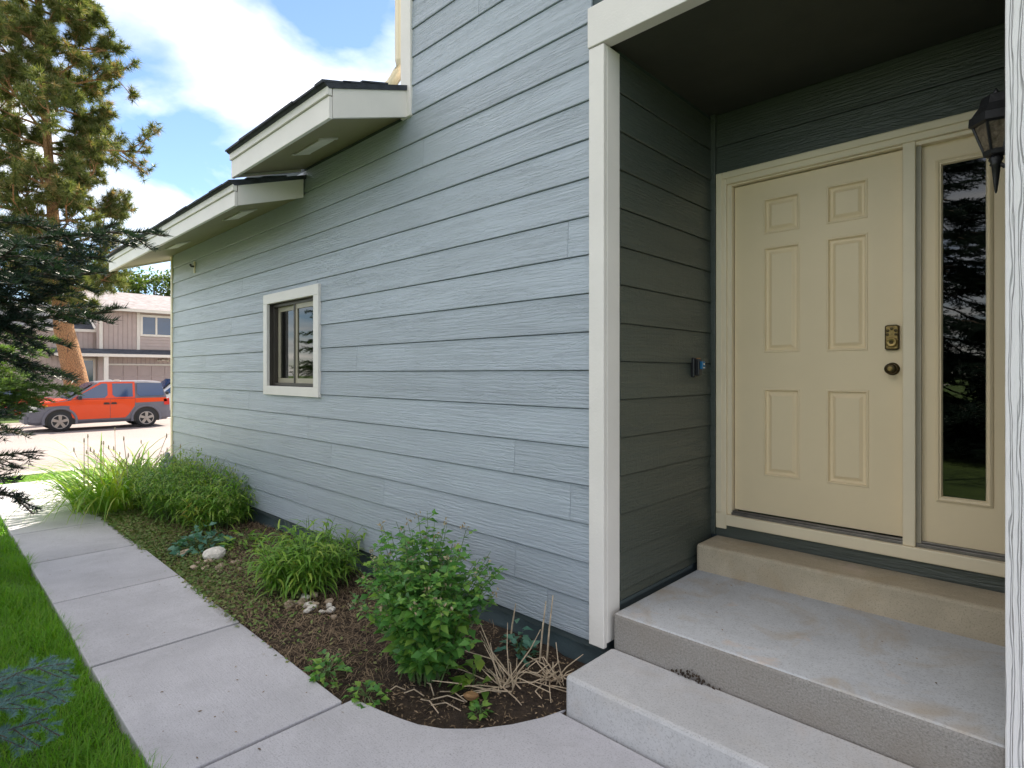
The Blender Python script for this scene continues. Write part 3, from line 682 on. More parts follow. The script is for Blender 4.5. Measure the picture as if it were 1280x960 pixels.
m = MB(); m.box(XC+.02, XC+.04, DBY+.0, DBY+.02, DBZ+.05, DBZ+.057); m.build('clip', 'rock_orange', db)
# hook on the far wall
hk = thing('wall_hook', 'small dark metal hook bracket high on the siding under the far eave', 'hook', (-7.77, 2.39, 2.85))
m = MB(); m.box(-7.785, -7.755, 2.384, 2.400, 2.78, 2.92); m.build('plate', 'trim_cream', hk, bevel=.003)
m = MB(); m.tube([(-7.77, 2.385, 2.86), (-7.77, 2.352, 2.86), (-7.77, 2.345, 2.87), (-7.77, 2.345, 2.885)], .012, 8); m.build('arm', 'black_metal', hk)
# backflow valve
bv_ = thing('pipe_valve', 'grey pipe valve with capped uprights at the foot of the far wall corner', 'valve', (-8.1, 2.2, 0))
for i, (vx, h, r) in enumerate(((-8.30, .42, .035), (-8.17, .53, .032), (-7.98, .50, .045))):
    m = MB(); m.lathe((vx, 2.2, -.05), 'Z', [(0, r*.7), (h-.1, r*.7), (h-.08, r*1.25), (h-.02, r*1.25), (h, r*.9), (h+.03, r*1.05), (h+.06, r*.7)], 12); m.build('upright', 'pipe_grey', bv_, smooth=True)
m = MB(); m.tube([(-8.36, 2.2, .34), (-8.2, 2.2, .36), (-7.9, 2.2, .36)], [.04, .065, .06], 10); m.build('valve_body', 'pipe_grey', bv_, smooth=True)
# ------------------------------------------------------------------ neighbouring house across the street
HX = -36.0
nb = thing('townhouse', 'two-storey mauve townhouse with pale trim and attached garage across the street', 'house', (HX, 7, -.45))
def hz(z): return EYE+z
def facade(x, y0, y1, z0, z1, name, mat='mauve_siding', t=.25):
    m = MB(); m.box(x-t, x, y0, y1, z0, z1); return m.build(name, mat, nb)
uw = facade(HX, 6.48, 14, hz(.9), hz(3.3), 'upper_wall')
lw = facade(HX, 6.52, 14, -.5, hz(.9), 'garage_wall')
lf = facade(HX-.35, 1.0, 6.57, -.5, hz(2.2), 'left_wall')
for x in np.arange(6.75, 8.2, .21):      # vertical battens
    m = MB(); m.box(HX, HX+.02, x, x+.03, hz(1.25), hz(3.24)); m.build('batten', 'mauve_door', uw)
for x in np.arange(1.1, 6.5, .21):
    m = MB(); m.box(HX-.35, HX-.33, x, x+.03, hz(1.25) if x > 5.0 else -.4, hz(2.14)); m.build('batten', 'mauve_door', lf)
for z in np.arange(hz(1.3), hz(1.95), .17):
    m = MB(); m.box(HX, HX+.03, 8.37, 11, z, z+.15); m.build('siding_board', 'mauve_siding', uw)
for (y0, y1, z0, z1) in ((6.56, 6.71, 1.2, 3.26), (8.23, 8.37, 1.2, 3.26)):
    m = MB(); m.box(HX-.01, HX+.05, y0, y1, hz(z0), hz(z1)); m.build('corner_trim', 'trim_pale', uw)
for x in np.arange(6.95, 10.5, .21):
    m = MB(); m.box(HX, HX+.02, x, x+.03, hz(.50), hz(.86)); m.build('batten', 'mauve_door', lw)
# window with two panes
w = MB(); w.box(HX, HX+.06, 8.38, 10.0, hz(3.05), hz(3.17)); w.box(HX, HX+.06, 8.38, 10.0, hz(2.0), hz(2.11)); w.box(HX, HX+.06, 8.38, 8.50, hz(2.11), hz(3.05)); w.box(HX, HX+.06, 9.9, 10.0, hz(2.11), hz(3.05)); w.box(HX, HX+.055, 9.10, 9.19, hz(2.11), hz(3.05))
w = w.build('window', 'trim_pale', nb)
m = MB(); m.box(HX+.005, HX+.015, 8.50, 9.10, hz(2.11), hz(3.05)); m.build('pane', 'car_glass', w)
m = MB(); m.box(HX+.005, HX+.015, 9.19, 9.9, hz(2.11), hz(3.05)); m.build('pane', 'car_glass', w)
m = MB(); m.box(HX+.001, HX+.004, 8.50, 9.9, hz(2.11), hz(3.05)); m.build('blind', 'vent_metal', w)
# roofs
m = MB(); m.prism([(HX+.45, hz(3.28)), (HX+.45, hz(3.40)), (HX-4.0, hz(4.75)), (HX-8.5, hz(3.4)), (HX-8.5, hz(3.28))], 'Y', 6.35, 14.3)
roof = m.build('main_roof', 'shingle_sunlit', nb)
m = MB(); m.box(HX+.455, HX+.49, 6.35, 14.3, hz(3.25), hz(3.42)); m.build('fascia_board', 'trim_pale', roof)
m = MB(); m.prism([(HX+.03, hz(1.27)), (HX+.95, hz(.98)), (HX+.95, hz(.94)), (HX+.03, hz(.94))], 'Y', 4.6, 14); sk = m.build('skirt_roof', 'shingle_shaded', nb)
m = MB(); m.box(HX+.955, HX+.99, 4.6, 14, hz(.84), hz(.99)); m.build('fascia_board', 'trim_pale', sk)
m = MB(); m.box(HX-.33, HX+.95, 4.6, 14, hz(.86), hz(.90)); m.build('soffit', 'porch_dark', sk)
m = MB(); m.add([(HX-.36, 2.2, hz(2.16)), (HX-.36, 6.56, hz(2.16)), (HX-3.6, 6.56, hz(3.7)), (HX-3.6, 2.2, hz(3.7)), (HX-3.6, 2.2, hz(2.1)), (HX-3.6, 6.56, hz(2.1))], [(0, 1, 2, 3), (0, 3, 4), (1, 5, 2)]); lr = m.build('left_roof', 'shingle_shaded', nb)
m = MB(); m.box(HX-.40, HX-.26, 2.1, 6.56, hz(2.12), hz(2.26)); m.build('fascia_board', 'trim_pale', lr)
m = MB(); m.prism([(HX-.4, hz(2.2)), (HX-.0, hz(3.28)), (HX-4, hz(4.85)), (HX-8, hz(2.2))], 'Y', 6.50, 6.565); m.build('gable_wall', 'mauve_siding', nb)
m = MB(); m.tube([(HX-.3, 6.46, hz(2.30)), (HX-3.2, 6.46, hz(3.72))], .07, 4); m.build('rake_flashing', 'trim_pale', lr)
# garage door, entry
m = MB(); m.box(HX, HX+.07, 6.86, 10.3, hz(.42), hz(.50)); m.box(HX, HX+.07, 6.86, 6.94, -.46, hz(.42)); m.box(HX, HX+.07, 10.2, 10.3, -.46, hz(.42)); gd = m.build('garage_door', 'trim_pale', nb)
for i in range(4):
    for j in range(5):
        m = MB(); y0 = 6.95+j*.65; z0 = -.44+i*.6; m.box(HX+.004, HX+.03, y0+.02, y0+.63, z0+.02, z0+.58); m.build('door_panel', 'mauve_door', gd, bevel=.01)
m = MB(); m.box(HX+.78, HX+.93, 6.60, 6.79, -.46, hz(.85)); m.build('porch_post', 'trim_pale', nb)
m = MB(); m.box(HX-.34, HX-.28, 5.55, 5.66, -.4, hz(.76)); m.box(HX-.34, HX-.28, 6.36, 6.46, -.4, hz(.76)); m.box(HX-.34, HX-.28, 5.66, 6.36, hz(.66), hz(.76)); ed = m.build('entry_door', 'trim_pale', nb)
m = MB(); m.box(HX-.33, HX-.315, 5.66, 6.36, -.4, hz(.66)); m.build('glass', 'car_glass', ed)
m = MB(); m.box(HX-.349, HX-.335, 5.66, 6.36, -.4, hz(.66)); m.build('blind', 'vent_metal', ed)
fl = MB(); fl.lathe((HX+.1, 9.45, hz(.68)), 'Z', [(0, .07), (.05, .10), (.09, .05)], 10); fl.tube([(HX, 9.3, hz(.72)), (HX+.12, 9.2, hz(.68))], .05, 8); fl.tube([(HX, 9.6, hz(.72)), (HX+.12, 9.7, hz(.68))], .05, 8); fl.build('flood_light', 'trim_pale', nb)

# ------------------------------------------------------------------ vehicles
def car(name, label, cat, x_near, y_front, zg, paint, clad, Ln, belt, roofz, hood, ws, wheels, two_tone, group=None, flip=False):
    hw = .90; cx = x_near-hw
    root = thing(name, label, cat, (cx, y_front+Ln/2, zg), group)
    def W_(x, s, z): return (cx+x, y_front+(Ln-s if flip else s), zg+z)
    def loft(secs, mat, nm, smooth=True):
        m = MB(); n = len(secs[0])
        for sec in secs: m.v += [W_(*p) for p in sec]
        for i in range(len(secs)-1):
            for j in range(n-1): m.f.append((i*n+j, i*n+j+1, (i+1)*n+j+1, (i+1)*n+j))
        m.f.append(tuple(range(n))); m.f.append(tuple(range((len(secs)-1)*n, len(secs)*n)))
        o = m.build(nm, mat, root, smooth); 
        return o
    def sec(s, zb, zt, h, crown=.02):
        half = [(h*.90, s, zb), (h*.985, s, zb+.10), (h, s, zb+.25), (h, s, zt-.16), (h*.985, s, zt-.05), (h*.93, s, zt)]
        return half + [(0, s, zt+crown)] + [(-x, a, z) for x, a, z in half[::-1]]
    hz0, hz1 = hood
    body = loft([sec(.02, .32, .62, hw*.80, .0), sec(.08, .27, hz0-.06, hw*.90), sec(.25, .25, hz0, hw*.97), sec(.7, .25, (hz0*.6+hz1*.4), hw), sec(ws[0], .25, hz1, hw), sec(ws[0]+.4, .25, belt, hw), sec(Ln-.5, .25, belt, hw), sec(Ln-.12, .27, belt, hw*.98), sec(Ln, .33, belt-.04, hw*.93)], clad, 'body')
    bm = body.data; bm.shade_flat()
    # hood
    hd = [[(x*k, s, z+.012) for x in (-.93*hw, -.5*hw, 0, .5*hw, .93*hw)] for s, z, k in ((.10, hz0-.05, .95), (.3, hz0+.005, 1), (.7, hz0*.6+hz1*.4+.01, 1), (ws[0]+.02, hz1+.015, 1))]
    m = MB(); n = 5
    for r_ in hd:
        for i, p in enumerate(r_): m.v.append(W_(p[0], p[1], p[2]+(.02 if i == 2 else .012 if i in (1, 3) else 0)))
    for r_ in hd: m.v += [W_(p[0], p[1], p[2]-.03) for p in r_]
    for i in range(3):
        for j in range(4):
            m.f.append((i*n+j, i*n+j+1, (i+1)*n+j+1, (i+1)*n+j))
    k = 4*n
    for i in range(3):
        m.f.append((i*n, (i+1)*n, k+(i+1)*n, k+i*n)); m.f.append((i*n+4, k+i*n+4, k+(i+1)*n+4, (i+1)*n+4))
    for j in range(4): m.f.append((j, k+j, k+j+1, j+1))
    m.build('hood', paint, root, True)
    # cabin
    def csec(s, zt, tb=.10):
        h0, h1 = hw*.955, hw*.955-tb*(zt-belt)/(roofz-belt)-.01
        half = [(h0, s, belt-.02), (h1, s, max(zt-.07, belt-.01)), (h1-.05, s, max(zt-.015, belt))]
        return half+[(0, s, max(zt+.015, belt+.01))]+[(-x, a, z) for x, a, z in half[::-1]]
    cabin = loft([csec(ws[0]+.02, belt+.03), csec(ws[0]+.03+(ws[1]-ws[0])*.5, (belt+roofz)/2), csec(ws[1], roofz-.03), csec(ws[1]+.3, roofz), csec(Ln-.7, roofz), csec(Ln-.28, roofz-.03), csec(Ln-.10 if Ln-.1 > 0 else Ln, belt+.05)], paint if not two_tone else 'cladding_grey', 'cabin')
    cabin.data.shade_flat()
    def xs_(z): return hw*.955-.10*max(z-belt, 0)/(roofz-belt) if z > belt else hw
    def plate(poly, mat, nm, off, th=.012, par=None, side=1):
        m = MB(); n = len(poly)
        m.v = [W_(side*(xs_(z)+off-th), s, z) for s, z in poly]+[W_(side*(xs_(z)+off), s, z) for s, z in poly]
        m.f = [tuple(range(n)), tuple(range(n, 2*n))]+[(i, (i+1) % n, n+(i+1) % n, n+i) for i in range(n)]
        return m.build(nm, mat, par or root)
    w0, w1 = ws; rb = roofz-.055
    B1 = w0+1.24; B2 = min(B1+.74, Ln-1.0)
    # windshield
    m = MB(); wz = lambda t: (belt+.05)+(roofz-.04-belt-.05)*t
    ww = lambda z: hw*.955-.10*(z-belt)/(roofz-belt)-.07
    za, zb2 = belt+.05, roofz-.08
    ta, tb_ = (w0+.05, w1-.03)
    m.v = [W_(-ww(za), ta-.035, za+.02), W_(ww(za), ta-.035, za+.02), W_(ww(zb2), tb_-.035, zb2+.03), W_(-ww(zb2), tb_-.035, zb2+.03)]; m.f = [(0, 1, 2, 3)]
    m.build('windscreen', 'car_glass', root)
    for side in (1, -1):
        tri = [(w0+.12, belt+.002), (w1+.10, roofz-.03), (B2+.04, roofz-.03), (B2+.04, belt+.002)]
        plate(tri, paint, 'door_frame', .006, .02, None, side)
        d1 = plate([(w0+.14, .48), (w0+.06, .80), (w0+.10, belt-.01), (B1-.006, belt-.01), (B1-.006, .40), (w0+.24, .40)], paint, 'door', .008, .016, None, side)
        d2 = plate([(B1+.006, .40), (B1+.006, belt-.01), (B2+.04, belt-.01), (B2+.02, .82), (B2-.18, .50), (B2-.28, .40)], paint, 'door', .008, .016, None, side)
        plate([(.30, hz0-.05), (.45, hz0+.0), (w0+.10, hz1-.01), (w0+.10, belt-.22), (.95, belt-.20), (.5, hz0-.10)], paint, 'fender_top', .006, .014, None, side)
        plate([(B2+.045, belt-.17), (B2+.045, belt), (Ln-.14, belt), (Ln-.10, belt-.15)], paint, 'quarter_band', .006, .014, None, side)
        z0, z1 = belt+.035, rb-.035
        plate([(w0+.24, z0), (w0+.30, z0+.09), (w1+.14, z1), (B1-.10, z1), (B1-.07, z1-.04), (B1-.07, z0+.10), (B1-.16, z0)], 'car_glass', 'side_window', .014, .006, None, side)
        plate([(B1+.08, z0+.10), (B1+.08, z1), (B2-.03, z1), (B2-.03, z0+.02), (B1+.17, z0+.02)], 'car_glass', 'side_window', .014, .006, None, side)
        plate([(B2+.12, z1), (B2+.10, z0+.14), (B2+.18, z0+.03), (Ln-.20, z0+.05), (Ln-.26, z1)], 'car_glass', 'side_window', .014, .006, None, side)
        for (hs, pr) in ((B1-.11, d1), (B1+.11, d2)):
            plate([(hs-.09, belt-.20), (hs-.07, belt-.13), (hs+.07, belt-.13), (hs+.09, belt-.20)], 'plastic_black', 'handle', .03, .022, pr, side)
        m = MB(); p = [(xs_(belt)+.02, w0+.28, belt-.01), (xs_(belt)+.20, w0+.28, belt-.01), (xs_(belt)+.20, w0+.28, belt+.13), (xs_(belt)+.02, w0+.28, belt+.13)]
        m.v = [W_(side*x, s, z) for x, s, z in p]+[W_(side*x, s+.11, z) for x, s, z in p]; m.f = [(0, 1, 2, 3), (4, 5, 6, 7), (0, 1, 5, 4), (1, 2, 6, 5), (2, 3, 7, 6), (3, 0, 4, 7)]
        m.build('mirror', 'plastic_black', root, bevel=.02)
        plate([(.06, hz0-.27), (.08, hz0-.06), (.30, hz0-.06), (.22, hz0-.25)], 'lamp_lens', 'headlight', -.002, .03, None, side)
        plate([(.42, hz0-.12), (.42, hz0-.06), (.55, hz0-.05), (.55, hz0-.10)], 'lamp_amber', 'side_marker', .012, .01, None, side)
        plate([(Ln-.20, belt-.28), (Ln-.22, belt-.06), (Ln-.03, belt-.02), (Ln-.02, belt-.28)], 'lamp_red', 'tail_light', .006, .02, None, side)
        for ws_ in wheels:
            r0, r1 = .365, .45
            m = MB(); n = 18
            for rr, xo in ((r0*.2, .004), (r1-.02, .004)):
                m.v += [W_(side*(hw+xo), ws_+rr*math.cos(math.pi*i/n), .35+rr*math.sin(math.pi*i/n)) for i in range(n+1)]
            m.f = [(i, i+1, n+2+i, n+1+i) for i in range(n)]; m.v += [W_(side*(hw+.004), ws_+r1-.02, .24), W_(side*(hw+.004), ws_-r1+.02, .24)]
            m.f.append((n+1, 2*n+1, len(m.v)-1, len(m.v)-2)); m.build('wheel_well', 'interior_dark', root)
            m = MB()
            for rr, xo in ((r1-.03, .0), (r1-.03, .022), (r1+.05, .022), (r1+.05, .0)):
                m.v += [W_(side*(hw+xo), ws_+rr*math.cos(-.2+(math.pi+.4)*i/n), .35+rr*math.sin(-.2+(math.pi+.4)*i/n)) for i in range(n+1)]
            for q_ in range(3): m.f += [(q_*(n+1)+i, q_*(n+1)+i+1, (q_+1)*(n+1)+i+1, (q_+1)*(n+1)+i) for i in range(n)]
            m.build('wheel_arch', clad, root, True)
            wc = W_(side*(hw-.08), ws_, .35)
            m = MB(); m.lathe(wc, 'X', [(-.10, .24), (-.105, .33), (-.07, .35), (.07, .35), (.105, .33), (.10, .24)], 28); wh = m.build('wheel', 'tyre', root, True)
            m = MB(); sg = side*.098
            m.lathe((wc[0]+sg, wc[1], wc[2]), 'X', [(-.02*side, .235), (.01*side, .245), (.012*side, .22), (-.02*side, .20), (-.03*side, .06)], 24); m.build('rim', 'wheel_metal', wh, True)
            m = MB()
            for k_ in range(5):
                a_ = 2*math.pi*k_/5+.3; ca, sa = math.cos(a_), math.sin(a_)
                pts = [(.04, -.04), (.215, -.05), (.215, .05), (.04, .04)]
                vv = [(wc[0]+sg+side*o_, wc[1]+u*ca-v_*sa, wc[2]+u*sa+v_*ca) for o_ in (-.012, .012) for u, v_ in pts]
                m.add(vv, [(0, 1, 2, 3), (4, 5, 6, 7), (0, 1, 5, 4), (1, 2, 6, 5), (2, 3, 7, 6), (3, 0, 4, 7)])
            m.lathe((wc[0]+sg, wc[1], wc[2]), 'X', [(-.01*side, .06), (.02*side, .055), (.024*side, .01)], 12); m.build('spokes', 'wheel_metal', wh)
        m = MB(); m.v = [W_(side*x, s, z) for x, s, z in ((hw*.74, w1+.5, roofz-.02), (hw*.74, w1+.75, roofz-.02), (hw*.74, w1+.68, roofz+.05), (hw*.74, w1+.57, roofz+.05))]+[W_(side*x, s, z) for x, s, z in ((hw*.68, w1+.5, roofz), (hw*.68, w1+.75, roofz), (hw*.68, w1+.68, roofz+.05), (hw*.68, w1+.57, roofz+.05))]
        m.f = [(0, 1, 2, 3), (4, 5, 6, 7), (0, 1, 5, 4), (1, 2, 6, 5), (2, 3, 7, 6), (3, 0, 4, 7)]; m.build('rack_foot', 'vent_metal', root)
    m = MB(); m.v = [W_(x, s, z) for z in (.30, .56) for x, s in ((-hw*.82, .10), (-hw*.78, -.05), (hw*.78, -.05), (hw*.82, .10))]; m.f = [(0, 1, 2, 3), (4, 5, 6, 7), (0, 1, 5, 4), (1, 2, 6, 5), (2, 3, 7, 6), (3, 0, 4, 7)]; m.build('front_bumper', clad, root, bevel=.03)
    m = MB(); m.v = [W_(x, s, z) for z in (.32, .60) for x, s in ((-hw*.95, Ln-.1), (-hw*.9, Ln+.08), (hw*.9, Ln+.08), (hw*.95, Ln-.1))]; m.f = [(0, 1, 2, 3), (4, 5, 6, 7), (0, 1, 5, 4), (1, 2, 6, 5), (2, 3, 7, 6), (3, 0, 4, 7)]; m.build('rear_bumper', clad, root, bevel=.03)
    m = MB(); m.v = [W_(x, s, z) for z in (hz0-.26, hz0-.09) for x, s in ((-hw*.55, .06), (-hw*.55, -.01), (hw*.55, -.01), (hw*.55, .06))]; m.f = [(0, 1, 2, 3), (4, 5, 6, 7), (0, 1, 5, 4), (1, 2, 6, 5), (2, 3, 7, 6), (3, 0, 4, 7)]; m.build('grille', 'plastic_black', root, bevel=.01)
    return root
car('parked_car', 'boxy orange-red SUV with grey fenders parked on the street', 'car', -24.9, 2.55, -.482, 'car_orange', 'cladding_grey', 4.25, 1.10, 1.74, (.98, 1.08), (1.08, 1.95), (.88, 3.455), True)
car('parked_car', 'silver car parked in the far driveway behind the orange SUV', 'car', -30.2, 6.55, -.455, 'car_silver', 'car_silver', 4.5, 1.02, 1.78, (.95, 1.04), (1.2, 2.0), (.9, 3.6), False)
car('parked_car', 'red car parked beyond the orange SUV, mostly hidden by spruce boughs', 'car', -29.6, .1, -.36, 'car_red', 'car_red', 4.4, .95, 1.50, (.80, .93), (1.25, 2.1), (.85, 3.5), False, None, True)
# ------------------------------------------------------------------ conifers
def spruce_bough(p0, p1, sag, n_side, side_len, needle, dens, wid=.0022, lift=.12, seed=0):
    """curved bough from p0 to p1 with side twigs; returns twig polylines for the wood and needle triangles"""
    r = np.random.default_rng(seed); p0 = np.array(p0, float); p1 = np.array(p1, float)
    Lb = np.linalg.norm(p1-p0); t = np.linspace(0, 1, 13)
    path = p0+(p1-p0)*t[:, None]; path[:, 2] -= sag*4*t*(1-t); path[:, 2] += lift*np.maximum(t-.7, 0)*.6
    path[1:-1] += r.normal(0, .012*Lb, (11, 3))
    def at(u): return np.array([np.interp(u, t, path[:, k]) for k in range(3)])
    twigs = [path]
    for i in range(n_side):
        u = .22+.76*(i+r.uniform(0, .8))/n_side; o = at(u); ax = norm(at(min(u+.03, 1))-at(u-.03))
        sd = norm(np.cross(ax, [0, 0, 1.0]))*(1 if i % 2 else -1)
        L = side_len*(1.05-u)*r.uniform(.75, 1.2)+.09
        d = norm(ax*.75+sd*r.uniform(.55, 1)+np.array([0, 0, r.normal(-.15, .18)]))
        q = np.linspace(0, 1, 6)[:, None]; tw = o+d*L*q; tw[:, 2] += -.16*L*q[:, 0]**2+.10*L*q[:, 0]**4
        twigs.append(tw)
        for j in range(int(L/.055)):
            v = (j+.6)/(int(L/.055)+.6); o2 = o+(tw[-1]-o)*v
            s2 = norm(np.cross(d, [0, 0, 1.0]))*(1 if j % 2 else -1)
            L2 = L*.42*(1.1-v)*r.uniform(.7, 1.2)+.02
            d2 = norm(d*.8+s2*.7+np.array([0, 0, r.normal(-.12, .22)]))
            twigs.append(np.stack([o2, o2+d2*L2*.5, o2+d2*L2+[0, 0, -.05*L2]]))
    A = np.concatenate([tw[:-1] for tw in twigs]); Bq = np.concatenate([tw[1:] for tw in twigs]); Ls = np.linalg.norm(Bq-A, axis=1)
    cnt = np.maximum(2, (Ls*dens).astype(int)); m0 = len(path)-1
    cnt[:m0][np.linalg.norm(A[:m0]-p0, axis=1) < .25*Lb] //= 4
    ax = np.repeat((Bq-A)/np.maximum(Ls, 1e-6)[:, None], cnt, 0); n = len(ax)
    B = np.repeat(A, cnt, 0)+np.repeat(Bq-A, cnt, 0)*r.uniform(0, 1, (n, 1))
    rd_ = norm(np.cross(ax, r.normal(0, 1, (n, 3)))); rd_[:, 2] = np.abs(rd_[:, 2])*.5+rd_[:, 2]*.5
    D_ = norm(ax*r.uniform(.45, .9, (n, 1))+rd_); L_ = needle*r.uniform(.75, 1.15, (n, 1))
    sd = norm(np.cross(D_, r.normal(0, 1, (n, 3))))*wid*.5
    T = np.stack([B-sd, B+sd, B+D_*L_], 1)
    return twigs, T.reshape(-1, 3)
def spruce(name, label, base_, H, boughs, fill, mat, fillR, seed, fill_mat=None, fill_z0=.25):
    r = np.random.default_rng(seed); x, y, z = base_
    root = thing(name, label, 'tree', base_)
    m = MB(); m.tube([(x, y, z-.2), (x+.01, y, z+H*.3), (x-.01, y+.01, z+H*.7), (x, y, z+H)], [H*.022+.03, H*.018+.02, H*.009, .008], 10); m.build('trunk', 'bark_spruce', root, True)
    wood = MB(); needles_by = {}
    for i, (tip, hz_, sag, ns, sl_, nl, dn, mm) in enumerate(boughs):
        tw, T = spruce_bough((x, y, hz_), tip, sag, ns, sl_, nl, dn, .0022 if nl < .025 else .0034 if nl < .03 else .0075, seed=seed*100+i)
        wood.tube(tw[0], list(np.linspace(.014, .003, len(tw[0]))), 5, False)
        for t_ in tw[1:]:
            if len(t_) > 3: wood.tube(t_, [.004]+[.0025]*(len(t_)-1), 3, False)
        needles_by.setdefault(mm, []).append(T)
    for i in range(fill):
        h = fill_z0+(H-fill_z0-.2)*((i+.5)/fill)+r.uniform(-.25, .25)*(1 if fill > 60 else .2); h = min(max(h, .2), H-.15); a = i*2.399+r.uniform(-.2, .2); L = fillR*(1-h/H)**.8+.1
        tip = (x+L*math.cos(a), y+L*math.sin(a), z+h-L*r.uniform(-.05, .38)); 
        # keep the coarse fill boughs clear of the walk
        if tip[1] > .45: continue
        tw, T = spruce_bough((x, y, z+h+.05*L), tip, .05*L, max(6, int(L*14)), .34*L+.06, .048 if fill > 60 else .03, 170, .011 if fill > 60 else .0055, seed=seed*1000+i)
        wood.tube(tw[0], list(np.linspace(.018, .004, len(tw[0]))), 4, False)
        needles_by.setdefault(fill_mat or mat, []).append(T)
    for mm, Ts in needles_by.items():
        put('crown', npmesh('crown', np.concatenate(Ts), 3), mm, root)
    wood.build('branches', 'bark_spruce', root)
    return root
def at(px_, py_, z):
    l, u, a = (px_-640)/719, -(py_-466.5)/719, R(44)
    return (z*(-math.sin(a)+l*math.cos(a)), z*(math.cos(a)+l*math.sin(a)), EYE+u*z)
NB = []  # tip, height at trunk, sag, side twigs, side length, needle, density, material
for px_, py_, zd, hh, sag, ns, sl_ in ((203, 298, 2.0, 1.82, .03, 40, .24), (146, 288, 2.1, 1.90, .0, 40, .26), (140, 398, 2.0, 1.72, .02, 40, .28), (120, 330, 1.9, 1.82, .03, 46, .34),
        (112, 352, 1.75, 1.78, .02, 46, .34), (86, 372, 1.85, 1.74, .02, 46, .34), (70, 335, 1.7, 1.82, .04, 46, .34), (100, 388, 2.1, 1.74, .0, 44, .30),
        (94, 480, 1.95, 1.80, -.17, 40, .18), (84, 440, 1.85, 1.80, -.12, 36, .18), (28, 408, 1.8, 1.70, -.02, 36, .26), (30, 318, 1.8, 1.88, .04, 46, .34), (20, 360, 1.6, 1.80, .03, 46, .34)):
    NB.append((at(px_, py_, zd), hh, sag, ns, sl_, .028, 900, 'spruce_needles'))
for px_, py_, zd, hh, sag, ns, sl_ in ((42, 572, 2.0, 1.28, .02, 40, .30), (32, 632, 2.0, 1.22, -.08, 40, .26), (26, 545, 1.9, 1.36, .02, 36, .28), (14, 600, 1.9, 1.2, .0, 36, .28), (10, 520, 1.8, 1.4, .0, 34, .28)):
    NB.append((at(px_, py_, zd), hh, sag, ns, sl_, .026, 520, 'spruce_needles'))
for px_, py_, zd, hh, sag, ns, sl_ in ((84, 836, 2.35, .62, .06, 40, .30), (82, 868, 2.25, .52, .03, 40, .28), (22, 848, 2.3, .62, .05, 36, .28), (60, 905, 2.2, .42, .03, 40, .30)):
    NB.append((at(px_, py_, zd), hh, sag, ns, sl_, .022, 1500, 'spruce_needles_blue'))
spruce('spruce_tree', 'dark spruce with drooping boughs reaching over the lawn close at the left edge', (-2.95, -1.15, -.04), 5.2, NB, 26, 'spruce_needles', 1.5, 3)
LB = []
for px_, py_, zd, hh in ((100, 488, 4.6, 1.55), (55, 440, 4.4, 1.9), (62, 462, 4.8, 1.75), (48, 505, 4.5, 1.45), (25, 482, 4.2, 1.6), (15, 520, 4.3, 1.3), (70, 425, 5.0, 2.05), (30, 455, 4.5, 1.85), (40, 480, 4.7, 1.62), (75, 470, 4.4, 1.68), (10, 440, 4.4, 1.9), (62, 498, 4.9, 1.5), (20, 500, 4.6, 1.45)):
    LB.append((at(px_, py_, zd), hh, .05, 44, .75, .040, 330, 'spruce_needles_light'))
spruce('spruce_tree', 'sunlit light green spruce whose bough tips show below the dark boughs', (-6.6, -1.5, -.04), 6.0, LB, 34, 'spruce_needles_light', 1.9, 5)
spruce('spruce_tree', 'tall spruce behind the viewpoint, mirrored in the sidelight glass', (-2.0, -6.8, -.04), 9, [], 190, 'spruce_needles', 2.6, 9)
spruce('spruce_tree', 'broad spruce on the far lawn, mirrored in the small window', (-21.0, -7.5, -.4), 10, [], 150, 'spruce_needles_light', 3.0, 11)

# the tall pine
pine = thing('pine_tree', 'tall sunlit pine with an orange-brown leaning trunk behind the orange SUV', 'tree', (-29, 4.75, -.45))
PT = [(-29, 4.85, -.6), (-29, 4.7, 0), (-29, 4.45, 1.6), (-29, 4.12, 3.3), (-29, 3.85, 6.5), (-29, 3.66, 9.7), (-29, 3.45, 13.5), (-29.1, 3.3, 18), (-29, 3.3, 21)]
m = MB(); m.tube(PT, [.56, .46, .40, .34, .23, .16, .11, .07, .02], 14); m.build('trunk', 'bark_pine', pine, True)
pz = [p[2] for p in PT]
def trunk_at(z): return np.array([np.interp(z, pz, [p[k] for p in PT]) for k in range(3)])
r = np.random.default_rng(21); limbs = MB(); tufts = []
def limb(o, d, L, rad, lev):
    n = 5; pts = [o]; d = d.copy()
    for i in range(n):
        d = norm(d+r.normal(0, .13, 3)+[0, 0, .05]); pts.append(pts[-1]+d*L/n)
    limbs.tube(pts, list(np.linspace(rad, rad*.35, n+1)), 5 if lev < 2 else 3, False)
    if lev < 2:
        k = 8 if lev == 0 else 5
        for i in range(k):
            u = r.uniform(.3, 1); a = pts[min(int(u*n), n-1)]+(pts[min(int(u*n)+1, n)]-pts[min(int(u*n), n-1)])*((u*n) % 1)
            dd = norm(norm(pts[-1]-pts[0])*.7+r.normal(0, .6, 3)+[0, 0, .15]); limb(a, dd, L*r.uniform(.26, .42), rad*.45, lev+1)
        tufts.append((pts[-1], d))
    else:
        for u in (1, .72, .45): tufts.append((pts[int(u*n)], norm(d+r.normal(0, .5, 3))))
for i in range(98):
    z = 4.2+16.2*(i/98)**.95; a = i*2.4+r.uniform(-.3, .3); o = trunk_at(z)
    L = (3.1 if z < 12 else 3.1-(z-12)*.26)*r.uniform(.55, 1.05)
    if z < 6: L *= .75
    limb(o, norm(np.array([math.cos(a), math.sin(a), r.uniform(-.15, .35)])), L, .055, 0)
limb(trunk_at(10.4), norm(np.array([.1, 1, .16])), 3.5, .07, 0); limb(trunk_at(8.6), norm(np.array([.2, 1, .05])), 2.3, .06, 0)
